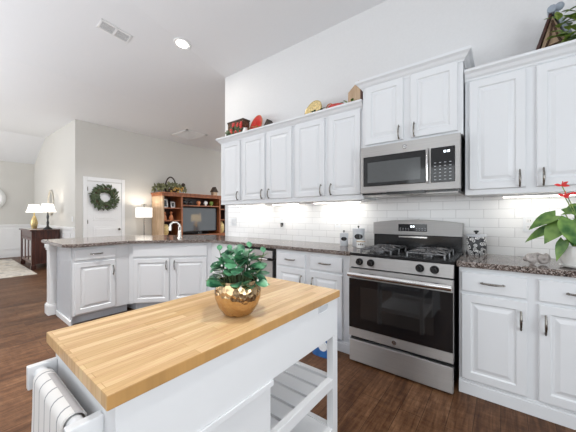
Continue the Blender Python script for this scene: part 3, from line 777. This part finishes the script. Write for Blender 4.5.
# outlets and switches
def plate(name, x, z, label, kind, w=.072, wall=None):
    t = thing(name, label, 'outlet' if kind != 'switch' else 'switch', (x, YW - .010, z))
    obj('cover_plate', B().box(-w / 2, w / 2, -.006, -.0005, -.058, .058), 'plasticw', t, bevel=.002)
    if kind == 'switch':
        for sx in (-.022, .022): obj('toggle', B().box(sx - .012, sx + .012, -.010, -.005, -.028, .028), 'plasticw', t, bevel=.001)
    else:
        for sz in (-.024, .024):
            r = obj('receptacle', B().box(-.017, .017, -.008, -.005, sz - .015, sz + .015), 'trim', t, bevel=.001)
            obj('slot', B().box(-.008, -.005, -.0085, -.007, sz - .004, sz + .007).box(.005, .008, -.0085, -.007, sz - .004, sz + .007), 'black', r)
    return t
plate('light_switch', -2.23, 1.14, 'white double light switch plate at the end of the tile', 'switch', .115)
plate('outlet', -1.265, 1.15, 'white outlet behind the small black night light', 'outlet')
plate('outlet', -.455, 1.155, 'white outlet on the tile beside the grey canisters', 'outlet')
plate('outlet', 1.185, 1.165, 'white outlet on the tile behind the flowering plant', 'outlet')
t = thing('night_light', 'small black plug in night light in a tile wall outlet', 'night light', (-1.262, YW - .026, 1.12))
obj('plug', B().box(-.018, .018, -.014, .006, -.015, .018), 'black', t, bevel=.004)
obj('globe', B().ball((0, -.006, -.018), .022, (1, .6, .8)), 'pewter', t, smooth=True)

# ------------------------------------------------------------------ counter things, right run
t = thing('patterned_canister', 'white canister with black scroll pattern beside the range', 'canister', (.856, .43, CZ))
obj('body', B().lathe([(.066, .001), (.070, .005), (.070, .148), (.066, .152)], 36), 'scroll', t, smooth=True)
li = obj('lid', B().lathe([(.072, .148), (.073, .158), (.066, .166), (0, .168)], 36), 'grey', t, smooth=True)
obj('knob', B().lathe([(.008, .166), (.006, .176), (.018, .186), (.018, .194), (0, .198)], 20), 'black', li, smooth=True)
# knot ornament: two interlocking rings with swirls
t = thing('knot_ornament', 'grey ceramic knot ornament lying on the granite', 'ornament', (1.200, .125, CZ + .001), math.radians(20)); t.scale = (.72, .72, .72)
def swirl(cx, cz, r, a0, turns, y0, sgn=1):
    pts = []; n = 26
    for i in range(n):
        f = i / (n - 1); a = a0 + sgn * f * turns * 2 * PI; rr = r * (1 - .62 * f)
        pts.append((cx + rr * math.cos(a), y0 + .012 * math.sin(f * 5), cz + rr * math.sin(a)))
    return pts
obj('coil', B().tube(swirl(-.045, .052, .036, -1.6, 1.15, 0), .0215, 12).ball((-.045, .008, .05), .020), 'knotm', t, smooth=True)
obj('coil', B().tube(swirl(.043, .052, .036, 1.2, 1.15, -.008, -1), .0215, 12).ball((.043, .006, .05), .020), 'knotm', t, smooth=True)
obj('link', B().tube([(-.085, .022, .030), (-.04, .035, .075), (.02, .033, .086), (.07, .026, .065), (.088, .012, .03)], .017, 10), 'knotm', t, smooth=True)
# white ribbed planter with anthurium
t = thing('flowering_plant', 'red flowering anthurium in a white ribbed pot on granite', 'plant', (1.385, .120, CZ))
obj('saucer', B().lathe([(.060, .001), (.078, .006), (.086, .014), (.080, .014), (0, .008)], 36), 'white', t, smooth=True)
obj('pot', B().lathe([(.058, .010), (.070, .02), (.086, .06), (.094, .10), (.092, .128), (.096, .134), (.088, .134), (.084, .11), (.0, .108)], 48, (0, 0, 0), 'z', 16, .018), 'white', t, smooth=True)
obj('soil', B().lathe([(.082, .112), (0, .118)], 24), 'soil', t)
fo = B(); st = B(); rnd = random.Random(11)
def aleaf(tip_dx, tip_dy, z, L, w, ddir, curl=.35, up=(0, -.55, .8)):
    tip_dx -= .025; p = Vector((tip_dx, tip_dy, z)); b0 = Vector((tip_dx * .15, tip_dy * .15, .115))
    st.tube([b0, b0.lerp(p, .5) + Vector((0, 0, .04)), p], .003, 6)
    fo.leaf(p, ddir, up, L, w, curl, 'heart', 6, .12)
aleaf(-.075, -.01, .315, .155, .10, (-.8, -.15, -.42), .20)
aleaf(-.050, -.04, .265, .150, .11, (-.55, -.3, -.70), .15)
aleaf(-.085, .0, .235, .16, .085, (-.9, -.1, -.38), .30)
aleaf(-.01, -.06, .290, .165, .13, (-.05, -.5, -.85), .1, (0, -1, .4))
aleaf(.06, -.05, .300, .17, .13, (.25, -.5, -.8), .1, (0, -1, .4))
aleaf(-.045, -.07, .165, .125, .055, (-.35, -.4, -.9), .3, (-.3, -1, .2))
aleaf(.02, .05, .345, .15, .11, (.5, .3, .3), .6)
aleaf(-.03, .03, .335, .13, .085, (.55, -.2, .15), .3)
aleaf(.09, .0, .26, .17, .12, (.8, -.3, -.3), .4)
aleaf(.03, -.02, .33, .15, .11, (.7, -.6, -.25), .4)
aleaf(-.02, -.09, .225, .12, .10, (.3, -.7, -.6), .3, (0, -.8, .7))
aleaf(.05, .06, .28, .15, .11, (.3, .8, .0), .5)
obj('foliage', fo, 'anth', t, smooth=True)
for (dx, dy, z, rz) in ((-.072, -.005, .500, .4), (-.062, -.02, .435, 0), (-.005, -.02, .445, .6)):
    st.tube([(dx * .3 + .02, dy * .3, .115), (dx * .6 + .025, dy * .7, z * .7), (dx, dy, z)], .0028, 6)
    f = B(); c = Vector((dx, dy, z))
    for k in range(3):
        a = rz + k * 2.2 + 2.6; f.leaf(c, (math.cos(a), -.25, .10 + .25 * math.sin(a)), (0, -.8, .6), .040, .023, -.1, 'oval', 6)
    f.tube([c, c + Vector((.004, -.004, .028))], [.004, .0022], 8)
    obj('flower', f, 'redl', t, smooth=True)['label'] = 'red pointed flower'
obj('stems', st, 'ivy', t, smooth=True)

# ------------------------------------------------------------------ things on top of the cabinets
TZ = 2.272; TZM = 2.272
t = thing('floral_sign', 'dark painted wooden box with red flowers at the cabinet row end', 'decoration', (-1.92, .36, TZ))
obj('box', B().box(-.15, .17, -.06, .06, 0, .275), 'mosaic', t, bevel=.004)
obj('rim', B().box(-.155, .175, -.066, .066, .262, .285), 'darkbr', t, bevel=.003)
fl = B(); rnd = random.Random(5)
for i in range(16): fl.ball((rnd.uniform(-.06, .15), -.075, rnd.uniform(.08, .24)), rnd.uniform(.015, .030), (1, .6, 1), 10)
obj('flowers', fl, 'red', t, smooth=True)
lf = B()
for i in range(34):
    a = rnd.uniform(0, 2 * PI); lf.leaf((rnd.uniform(-.17, .12), -.07, rnd.uniform(.08, .17)), (math.cos(a), -.4, math.sin(a)), (0, -1, .3), .07, .035, .2)
obj('leaves', lf, 'leafd', t)
obj('side_bin', B().box(-.198, -.152, -.05, .05, 0, .17), 'mosaic', t, bevel=.004)
def disc_plate(name, label, x, z, r, mat, rz, tilt, rimmat, y=.40):
    t = thing(name, label, 'plate', (x, y, z), rz)
    c, s = math.cos(tilt), math.sin(tilt)
    mt = Matrix.Rotation(PI / 2 - tilt, 4, 'X')
    b = B().lathe([(0, 0), (r * .55, 0), (r * .68, .012), (r, .022), (r, .027), (r * .66, .018), (r * .55, .006), (0, .006)], 36)
    b.xf(Matrix.Translation((0, 0, r * .985)) @ mt)
    obj('dish', b, mat, t, smooth=True)
    b = B().tube([(r * .985 * math.cos(k * PI / 18), r * .985 * math.sin(k * PI / 18), .024) for k in range(36)], .006, 6, True)
    b.xf(Matrix.Translation((0, 0, r * .985)) @ mt); obj('rim', b, rimmat, t, smooth=True)
    return t
disc_plate('red_plate', 'red plate leaning above the cabinets next to a dark floral box', -1.585, TZ, .155, 'red', math.radians(-14), math.radians(12), 'ribbon')
disc_plate('yellow_plate', 'mottled yellow plate leaning above the cabinets', -.675, TZ, .135, 'plate', math.radians(-12), math.radians(12), 'goldf')
def greenery(name, label, x, y, z, w, h, mat, n, seed, L=.06, d=.08, grp=None):
    rnd = random.Random(seed); b = B(); s = B()
    t = thing(name, label, 'greenery', (x, y, z), 0, grp)
    s.tube([(-w * .45, 0, .008), (0, .01, .02), (w * .45, 0, .008)], .005, 6)
    for i in range(n):
        p = Vector((rnd.uniform(-.5, .5) * w, rnd.uniform(-.5, .5) * d, rnd.uniform(.01, h)))
        a = rnd.uniform(0, 2 * PI); b.leaf(p, (math.cos(a), math.sin(a) * .8 - .3, rnd.uniform(-.05, .8)), (rnd.uniform(-.5, .5), -.4, 1), L * rnd.uniform(.7, 1.2), L * .6, .25, 'oval')
    obj('foliage', b, mat, t, smooth=True); obj('stem', s, 'twig', t); return t
greenery('leafy_sprig', 'green leafy sprig in front of the red plate', -1.50, .262, TZ, .20, .10, 'ivy', 30, 2, .05, .03)
greenery('leafy_sprig', 'short dark sprig between the yellow plate and red tray', -.545, .262, TZ, .14, .10, 'leafd', 24, 4, .05, .03)
greenery('leafy_sprig', 'small green sprig below the wooden house shaped board', -.175, .268, TZ, .13, .10, 'ivy', 24, 6, .05, .03)
t = thing('roof_ornament', 'small dark brown pyramid ornament right of the red plate', 'ornament', (-1.345, .37, TZ))
obj('roof', B().prism([(-.085, .06), (.085, .06), (.01, .19)], -.05, .05, lambda a, b, c: (a, c, b)), 'darkbr', t, bevel=.003)
obj('wall', B().box(-.06, .06, -.04, .04, 0, .065), 'mosaic', t)
obj('white_vase', B().lathe([(.02, 0), (.045, .04), (.04, .09), (.025, .12), (.03, .13), (0, .13)], 20, (-.34, -.09, 0)), 'white', None, loc=(-1.345, .37, TZ), smooth=True)
tag(bpy.data.objects['white_vase'], 'small white vase between the dark floral box and red plate', 'vase')
t = thing('red_tray', 'red handled tray lying between yellow plate and wooden board', 'tray', (-.40, .37, TZ), math.radians(0))
obj('pan', B().lathe([(0, .0), (.07, .0), (.10, .05), (.105, .085), (.095, .085), (.065, .02), (0, .02)], 28, (.04, 0, .03)), 'red', t, smooth=True)
obj('foot', B().lathe([(.05, 0), (.04, .03), (0, .03)], 20, (.04, 0, 0)), 'red', t, smooth=True)
obj('long_handle', B().tube([(-.05, -.02, .10), (-.12, -.05, .085), (-.19, -.07, .06)], [.012, .012, .009], 8), 'red', t, smooth=True)
obj('loop_handle', B().tube([(-.045 + .038 * math.cos(k * PI / 10), -.02, .125 + .038 * math.sin(k * PI / 10)) for k in range(20)], .007, 8, True), 'ribbon', t, smooth=True)
t = thing('house_board', 'pale wooden house shaped board standing above the cabinets', 'decoration', (-.175, .38, TZ), math.radians(-12))
obj('front_board', B().prism([(-.075, 0), (.085, 0), (.085, .235), (.045, .305), (-.065, .235)], -.02, .0, lambda a, b, c: (a, c, b)), 'boardw', t, bevel=.003)
obj('side_board', B().box(.087, .105, -.02, .06, 0, .235), 'mahog', t, bevel=.002)
obj('roof_edge', B().prism([(.045, .307), (.087, .235), (.108, .235), (.062, .318)], -.02, .06, lambda a, b, c: (a, c, b)), 'boardw', t)
t = thing('birdhouse', 'rustic A frame birdhouse with grey roof on the cabinet', 'birdhouse', (1.305, .43, TZ), math.radians(-8))
obj('front', B().prism([(-.095, .012), (.12, .012), (.0, .345)], -.06, .05, lambda a, b, c: (a, c, b)), 'boardw', t)
obj('roof_panel', B().prism([(-.128, .0), (-.105, .0), (.004, .37), (-.010, .37)], -.085, .085, lambda a, b, c: (a, c, b)), 'mahog', t, bevel=.002)['label'] = 'dark roof panel'
obj('roof_panel', B().prism([(.13, .0), (.165, .0), (.022, .375), (.004, .37)], -.085, .085, lambda a, b, c: (a, c, b)), 'slate', t, bevel=.002)['label'] = 'blue grey roof panel'
obj('ridge_cap', B().cyl((.0, -.10, .375), (.0, .10, .375), .026, n=10).ball((.035, -.085, .378), .026), 'slate', t)
obj('twigs', B().tube([(-.06, -.065, .06), (-.01, -.07, .2), (0, -.065, .29)], .007, 6).tube([(.08, -.065, .06), (.03, -.07, .18), (.0, -.065, .31)], .007, 6).tube([(-.06, -.065, .13), (.07, -.065, .15)], .007, 6), 'twig', t, smooth=True)
greenery('trailing_ivy', 'bright green ivy trailing in front of the birdhouse', 1.45, .258, TZ, .28, .27, 'ivy', 110, 8, .085, .05)

# ------------------------------------------------------------------ ceiling light and vents
def ceil_z(x, y):
    fx = -2.45 + .12 * (YW - y); fz = 3.42 + SA * (YW - y)
    return fz if x > fx else 3.36 + (fz - 3.36) * (x + 4.25) / (fx + 4.25)
lx, ly = -2.36, -.235; lz = 3.536
t = thing('can_light', 'round recessed can light glowing in the ceiling', 'light', (lx, ly, lz))
t.rotation_euler = (math.radians(-7), 0, 0)
obj('trim_ring', B().lathe([(.078, -.004), (.105, -.010), (.11, -.002), (.11, .002), (.078, .004)], 36), 'trim', t, smooth=True)
obj('bulb_lens', B().lathe([(0, -.006), (.076, -.006), (.076, -.001), (0, -.001)], 32), 'candisc', t)
l_ = area('can_light_lamp', (0, 0, -.02), (0, 0, 0), .13, .13, 9, (1, .94, .84)); l_.parent = t
# air vent on the sloped ceiling
vx, vy = -2.83, -.876
def Pz(x, y): return Vector((x, y, ceil_z(x, y)))
c0 = Pz(vx, vy); ey = (Pz(vx, vy + .15) - Pz(vx, vy - .15)).normalized(); ex = (Pz(vx + .08, vy) - Pz(vx - .08, vy)).normalized(); ez = ex.cross(ey).normalized()
t = thing('air_vent', 'white rectangular air vent in the ceiling by the can light', 'vent', c0)
MV = Matrix((ex, ey, ez)).transposed().to_4x4()
fr = B()
w, l = .085, .175
for a in ((-w, w, -l, -l + .02), (-w, w, l - .02, l), (-w, -w + .02, -l, l), (w - .02, w, -l, l), (-w, w, -.012, .012)): fr.box(a[0], a[1], a[2], a[3], -.012, -.002)
obj('frame', fr.xf(MV), 'trim', t)
lv = B()
for i in range(9): lv.box(-w + .024 + i * .0145, -w + .029 + i * .0145, -l + .02, l - .02, -.010, -.004)
obj('louvres', lv.xf(MV), 'trim', t)
obj('duct', B().box(-w + .02, w - .02, -l + .02, l - .02, -.005, -.003).xf(MV), 'vent', t)  # flat dark sheet coloured as the shade behind the louvres
t = thing('return_grille', 'large square return grille in the living room ceiling', 'vent', (-5.45, 1.82, 3.36))
fr = B(); w, l = .36, .30
for a in ((-w, w, -l, -l + .05), (-w, w, l - .05, l), (-w, -w + .05, -l, l), (w - .05, w, -l, l)): fr.box(a[0], a[1], a[2], a[3], -.018, -.001)
obj('frame', fr, 'trim', t)
lv = B()
for i in range(20): lv.box(-w + .05 + i * .031, -w + .068 + i * .031, -l + .05, l - .05, -.012, -.004)
obj('louvres', lv, 'trim', t)
obj('duct', B().box(-w + .05, w - .05, -l + .05, l - .05, -.005, -.002), 'grey', t)

# ------------------------------------------------------------------ wreath on the door
t = thing('wreath', 'round green wreath hanging on the white door', 'wreath', (DX + .07, .175, 1.665))
rnd = random.Random(21); b = B()
for i in range(420):
    a = rnd.uniform(0, 2 * PI); q = rnd.uniform(0, 2 * PI); rr = .19 + .07 * math.cos(q); dx = .045 * math.sin(q)
    p = (dx, rr * math.cos(a), rr * math.sin(a)); ta = a + 1.2 + rnd.uniform(-.6, .6)
    b.leaf(p, (rnd.uniform(.0, .7), math.cos(ta) + .5 * math.cos(a) * (1 if math.cos(q) > 0 else -.2), math.sin(ta) + .5 * math.sin(a) * (1 if math.cos(q) > 0 else -.2)), (1, rnd.uniform(-.5, .5), rnd.uniform(-.5, .5)), rnd.uniform(.06, .10), .032, .2)
obj('foliage', b, 'wreathm', t, smooth=True)
obj('ring', B().tube([(0, .2 * math.cos(k * PI / 14), .2 * math.sin(k * PI / 14)) for k in range(28)], .022, 8, True), 'twig', t)

# ------------------------------------------------------------------ living room: hutch, television, lamp
HX = -5.80; HB = -6.38; HY0, HY1 = 1.285, 3.75; HZ = 1.845
t = thing('hutch', 'large cherry wood entertainment hutch against the beige wall', 'hutch', (0, 0, 0))
obj('side_panel', B().box(HB, HX, HY0, HY0 + .04, .0, HZ - .09), 'boardw', t)['label'] = 'side panel painted paler as if lit'  # paler wood puts the light on this side into its colour
obj('side_panel', B().box(HB, HX, HY1 - .04, HY1, .0, HZ - .09), 'cherry', t)
obj('cornice', B().box(HB, HX + .03, HY0 - .03, HY1 + .03, HZ - .04, HZ).box(HB, HX + .01, HY0 - .01, HY1 + .01, HZ - .10, HZ - .04), 'cherry', t, bevel=.008)
obj('back_panel', B().box(HB, HB + .02, HY0 + .04, HY1 - .04, .05, HZ - .1), 'mahog', t)
obj('divider', B().box(HB + .02, HX, 1.80, 1.845, .70, HZ - .10), 'cherry', t)
obj('divider', B().box(HB + .02, HX, 3.06, 3.105, .70, HZ - .10), 'cherry', t)
obj('shelf', B().box(HB + .02, HX - .02, 1.845, 3.06, 1.50, 1.53), 'cherry', t)
for z in (1.42, 1.09): obj('shelf', B().box(HB + .02, HX - .02, HY0 + .04, 1.80, z, z + .03), 'cherry', t)
for z in (1.42, 1.09): obj('shelf', B().box(HB + .02, HX - .02, 3.105, HY1 - .04, z, z + .03), 'cherry', t)
bs = obj('base_unit', B().box(HB + .02, HX + .02, HY0 + .04, HY1 - .04, .05, .70), 'cherry', t, bevel=.005)
for i in range(3):
    d = obj('door', B().panel(0, .75, .08, .66, 0, .02, .07).xf(Matrix.Translation((HX + .041, 1.36 + i * .79, 0)) @ Matrix.Rotation(PI / 2, 4, 'Z')), 'cherry', bs)
    obj('knob', B().ball((HX + .055, 1.44 + i * .79, .45), .018), 'goldf', d, smooth=True)
t = thing('television', 'dark flat screen television in the cherry hutch', 'television', (-5.92, 2.45, .703))
obj('frame', B().box(-.03, .02, -.585, .59, .08, .765), 'black', t, bevel=.006)
obj('screen', B().box(.018, .024, -.565, .57, .10, .745), 'screen', t)
obj('stand', B().box(-.09, .09, -.25, .25, .0, .015).box(-.015, .015, -.06, .06, .01, .09), 'black', t, bevel=.004)
def frame_pic(label, y, z, w, h, tilt):
    t = thing('picture_frame', label, 'picture frame', (-5.98, y, z + .002)); r = Matrix.Rotation(-tilt, 4, 'Y')
    obj('frame', B().box(-.01, .01, -w / 2, w / 2, 0, .025).box(-.01, .01, -w / 2, w / 2, h - .025, h).box(-.01, .01, -w / 2, -w / 2 + .025, 0, h).box(-.01, .01, w / 2 - .025, w / 2, 0, h).xf(r), 'white', t)
    obj('picture', B().box(-.008, .004, -w / 2 + .025, w / 2 - .025, .025, h - .025).xf(r), 'black', t)
frame_pic('white picture frame on the top shelf of the hutch', 1.44, 1.45, .16, .22, .15)
frame_pic('small white picture frame on the hutch shelf near the divider', 1.66, 1.45, .12, .16, .15)
def figurine(label, y, z, h, mat):
    t = thing('figurine', label, 'figurine', (-5.96, y, z + .001), 0, 'figurines in the hutch')
    obj('figure_body', B().lathe([(h * .2, 0), (h * .26, h * .08), (h * .20, h * .4), (h * .1, h * .62), (h * .09, h * .68), (0, h * .69)], 18), mat, t, smooth=True)
    obj('figure_head', B().ball((0, 0, h * .82), h * .16), mat, t, smooth=True)
figurine('orange figurine nearer the pale side of the hutch', 1.42, 1.12, .22, 'ribbon')
figurine('orange figurine nearer the divider of the hutch', 1.60, 1.12, .24, 'ribbon')
for i, (y, m, lab) in enumerate(((1.98, 'black', 'dark oval ornament at the pale end of the upper hutch shelf'), (2.16, 'black', 'dark oval ornament between a dark one and an orange one'), (2.42, 'ribbon', 'orange dish ornament midway on the upper hutch shelf'), (2.66, 'white', 'white oval ornament on the upper hutch shelf'), (2.86, 'ivy', 'green oval ornament on the upper hutch shelf'))):
    t = thing('shelf_ornament', lab, 'ornament', (-5.93, y, 1.531), 0, 'ornaments on the upper hutch shelf')
    obj('vessel', B().ball((0, 0, .080), .062, (.6, 1.1, 1), 16), m, t, smooth=True)
    obj('foot', B().lathe([(.035, 0), (.03, .02), (.015, .03), (0, .03)], 16), m, t, smooth=True)
t = thing('basket', 'olive jar on the low hutch shelf', 'jar', (-5.98, 1.44, .703)); t.name = 'jar'
obj('vessel', B().lathe([(.06, 0), (.09, .08), (.1, .2), (.07, .30), (.05, .31), (0, .31)], 20), 'plate', t, smooth=True)
t = thing('vase', 'tan vase on the hutch shelf beyond the television', 'vase', (-5.95, 3.24, .703))
obj('vessel', B().lathe([(.06, 0), (.1, .1), (.09, .25), (.04, .34), (.05, .36), (0, .36)], 20), 'plate', t, smooth=True)
# flower arrangement and small things on the hutch
t = thing('basket_arrangement', 'basket of greenery and fruit with arched handle on hutch', 'arrangement', (-6.05, 1.64, HZ + .001))
obj('basket', B().lathe([(.12, 0), (.17, .10), (.16, .11), (0, .08)], 20), 'darkbr', t, smooth=True)
obj('arched_handle', B().tube([(0, -.16 * math.cos(k * PI / 14), .09 + .34 * math.sin(k * PI / 14)) for k in range(15)], .018, 8), 'darkbr', t, smooth=True)
rnd = random.Random(31); b = B(); f = B()
for i in range(95):
    y = rnd.uniform(-.42, .36); p = (rnd.uniform(-.12, .16), y, rnd.uniform(.10, .22 - .2 * abs(y))); a = rnd.uniform(0, 2 * PI)
    b.leaf(p, (rnd.uniform(.0, .6), math.cos(a), math.sin(a) * .8 + .1), (1, 0, .4), .12, .06, .3)
for i in range(14): f.ball((rnd.uniform(.06, .2), rnd.uniform(-.1, .32), rnd.uniform(.03, .14)), rnd.uniform(.025, .042), seg=10)
obj('foliage', b, 'olive', t, smooth=True); obj('fruit', f, 'mum', t, smooth=True)
t = thing('pinecone_pick', 'round dark berry ball standing on the hutch', 'ornament', (-6.2, 2.10, HZ))
obj('ball', B().ball((0, 0, .27), .055, seg=14), 'darkbr', t, smooth=True); obj('stick', B().cyl((0, 0, 0), (0, 0, .24), .008, n=8), 'twig', t)
t = thing('small_birdhouse', 'small brown birdhouse at the kitchen end of the hutch top', 'birdhouse', (-5.95, 2.98, HZ))
obj('house', B().box(-.06, .06, -.07, .07, 0, .12), 'boardw', t); obj('roof', B().prism([(-.1, .11), (.1, .11), (0, .27)], -.08, .08, lambda a, b, c: (c, a, b)), 'darkbr', t)
# floor lamp beside the hutch
t = thing('floor_lamp', 'floor lamp with white shade between the door and hutch', 'lamp', (-6.08, .95, 0))
obj('base', B().lathe([(.13, .001), (.13, .02), (.03, .035), (0, .036)], 28), 'pewter', t, smooth=True)
obj('pole', B().cyl((0, 0, .03), (0, 0, 1.50), .011, n=12), 'pewter', t, smooth=True)
obj('shade', B().lathe([(.19, 1.19), (.19, 1.435), (.186, 1.435), (.186, 1.19)], 36), 'shade', t, smooth=True)
obj('finial', B().cyl((0, 0, 1.43), (0, 0, 1.49), .008, n=10).ball((0, 0, 1.505), .022).cyl((0, -.08, 1.505), (0, .06, 1.51), .008, n=8), 'black', t, smooth=True)
point('floor_lamp_bulb', (0, 0, 1.31), 10, (1, .93, .82), .06, t)

# table lamp across the living room, seen as a reflection in the television
t = thing('side_table', 'dark side table under the lamp mirrored in the television', 'table', (-2.99, 4.24, 0))
obj('top', B().box(-.28, .28, -.28, .28, .58, .62), 'mahog', t, bevel=.006)
for sx in (-1, 1):
    for sy in (-1, 1): obj('leg', B().box(sx * .22 - .025, sx * .22 + .025, sy * .22 - .025, sy * .22 + .025, 0, .58), 'mahog', t)
t = thing('reflected_lamp', 'table lamp whose lit shade is mirrored in the television', 'lamp', (-2.99, 4.24, .62))
t.name = 'drum_lamp'
obj('base', B().lathe([(.08, .001), (.11, .08), (.09, .24), (.03, .33), (.012, .36), (.012, .62), (0, .621)], 24), 'white', t, smooth=True)
obj('shade', B().lathe([(.20, .40), (.185, .67), (.181, .67), (.196, .40)], 32), 'shadew', t, smooth=True)
point('drum_lamp_bulb', (0, 0, .53), 8, (1, .9, .75), .05, t)

# ------------------------------------------------------------------ dining room: console, lamps, mirror, plate, rug
CX0, CX1, CY0, CY1, CH = -8.72, -7.40, -.935, -.43, .91
t = thing('console_table', 'dark mahogany console with glass doors on the dining wall', 'console', (0, 0, 0))
obj('top', B().box(CX0 - .03, CX1 + .03, CY0 - .03, CY1, CH - .035, CH), 'mahog', t, bevel=.006)
obj('frieze', B().box(CX0 + .02, CX1 - .01, CY0 + .01, CY1 - .01, CH - .18, CH - .035), 'mahog', t, bevel=.004)
for px in (CX0, CX1 - .07):
    for py in (CY0, CY1 - .07):
        obj('leg', B().box(px, px + .07, py, py + .07, .09, CH - .035).box(px - .012, px + .082, py - .012, py + .082, .0, .09), 'mahog', t, bevel=.008)
obj('cabinet_body', B().box(CX0 + .07, CX1 - .02, CY0 + .035, CY1 - .01, .12, CH - .18), 'mahog', t)
n = 3; wdt = (CX1 - CX0 - .18) / n
for i in range(n):
    a = CX0 + .09 + i * wdt; d = obj('door', B().box(a, a + .05, CY0 + .01, CY0 + .035, .14, CH - .19).box(a + wdt - .055, a + wdt - .005, CY0 + .01, CY0 + .035, .14, CH - .19).box(a + .05, a + wdt - .055, CY0 + .01, CY0 + .035, .14, .20).box(a + .05, a + wdt - .055, CY0 + .01, CY0 + .035, CH - .25, CH - .19), 'mahog', t, bevel=.003)
    obj('glass_pane', B().box(a + .05, a + wdt - .055, CY0 + .018, CY0 + .026, .20, CH - .25), 'mirror', d)
def buffet_lamp(x, y, label, stem, h=.42):
    t = thing('table_lamp', label, 'lamp', (x, y, CH), 0, 'table lamps on the console')
    obj('base', B().lathe([(.09, .001), (.085, .02), (.03, .06), (.02, .10), (0, .101)] if stem == 'black' else [(.05, .001), (.06, .05), (.075, .14), (.045, .26), (.025, .32), (0, .325)], 24), 'black' if stem == 'black' else 'goldf', t, smooth=True)
    obj('stem', B().lathe([(.018, .09), (.028, .16), (.015, .22), (.026, .30), (.014, .36), (.012, h + .18), (0, h + .181)] if stem == 'black' else [(.014, .32), (.012, h + .18), (0, h + .181)], 16), 'black' if stem == 'black' else 'goldf', t, smooth=True)
    obj('shade', B().lathe([(.168, h - .01), (.135, h + .06), (.105, h + .19), (.10, h + .19), (.13, h + .06), (.163, h - .01)], 32), 'shade', t, smooth=True)
    point('table_lamp_bulb', (0, 0, h + .1), 6, (1, .9, .75), .05, t)
buffet_lamp(-7.47, -.64, 'table lamp with slim black stem on the dark console', 'black')
buffet_lamp(-8.35, -.735, 'table lamp with gold vase base at the console far end', 'gold')
t = thing('books', 'white folded cloth lying along the dark console top', 'runner', (-8.05, -.80, CH))
t.name = 'table_runner'
obj('cloth', B().box(-.45, .40, -.12, -.02, .001, .006), 'white', t)
t = thing('oval_mirror', 'oval mirror with pale frame on the lit dining wall', 'mirror', (-8.43, -.385, 1.58))
pts = [(.26 * math.cos(k * PI / 20), .32 * math.sin(k * PI / 20)) for k in range(40)]
obj('glass', B().prism(pts, -.012, .0, lambda a, b, c: (a, c, b)), 'mirror', t)
obj('frame', B().tube([(a, -.012, b) for a, b in pts], .024, 8, True), 'silverf', t, smooth=True)
t = thing('light_switch', 'small white switch plate near the beige wall corner', 'switch', (-6.60, -.381, 1.16))
obj('cover_plate', B().box(-.036, .036, -.006, 0, -.058, .058), 'plasticw', t, bevel=.002); obj('toggle', B().box(-.006, .006, -.014, -.005, -.012, .012), 'plasticw', t)
t = thing('wall_plaque', 'round white ornament hung on the far dining wall', 'ornament', (-10.49, -1.36, 1.74))
obj('disc', B().lathe([(0, 0), (.36, 0), (.34, .03), (.26, .04), (.24, .02), (0, .02)], 36, (0, 0, 0), 'x'), 'white', t, smooth=True)
tag(obj('rug', B().box(-9.95, -6.69, -3.6, -.955, .001, .012), 'rug', bevel=.004), 'cream patterned area rug on the floor before the console', 'rug')

# ------------------------------------------------------------------ blue bag on the floor by the cabinets
t = thing('detergent_bag', 'blue and white plastic bag on the floor behind the cart', 'bag', (-.235, -.135, 0))
b = B(); rings = []
for i in range(9):
    f = i / 8; z = .001 + .30 * f; a = .095 * (1 - .15 * f); d = .065 * (1 - f ** 3) + .006
    rings.append([b.bm.verts.new((a * math.copysign(abs(math.cos(k * PI / 10)) ** .6, math.cos(k * PI / 10)), d * math.copysign(abs(math.sin(k * PI / 10)) ** .6, math.sin(k * PI / 10)), z)) for k in range(20)])
for p, q in zip(rings, rings[1:]):
    for k in range(20): b.bm.faces.new((p[k], p[(k + 1) % 20], q[(k + 1) % 20], q[k]))
b.bm.faces.new(rings[0][::-1]); b.bm.faces.new(rings[-1])
obj('pouch', b, 'blue', t, smooth=True)
obj('white_panel', B().lathe([(.0, -.072), (.045, -.070), (.045, -.05)], 20, (.03, 0, .10), 'y'), 'plasticw', t)
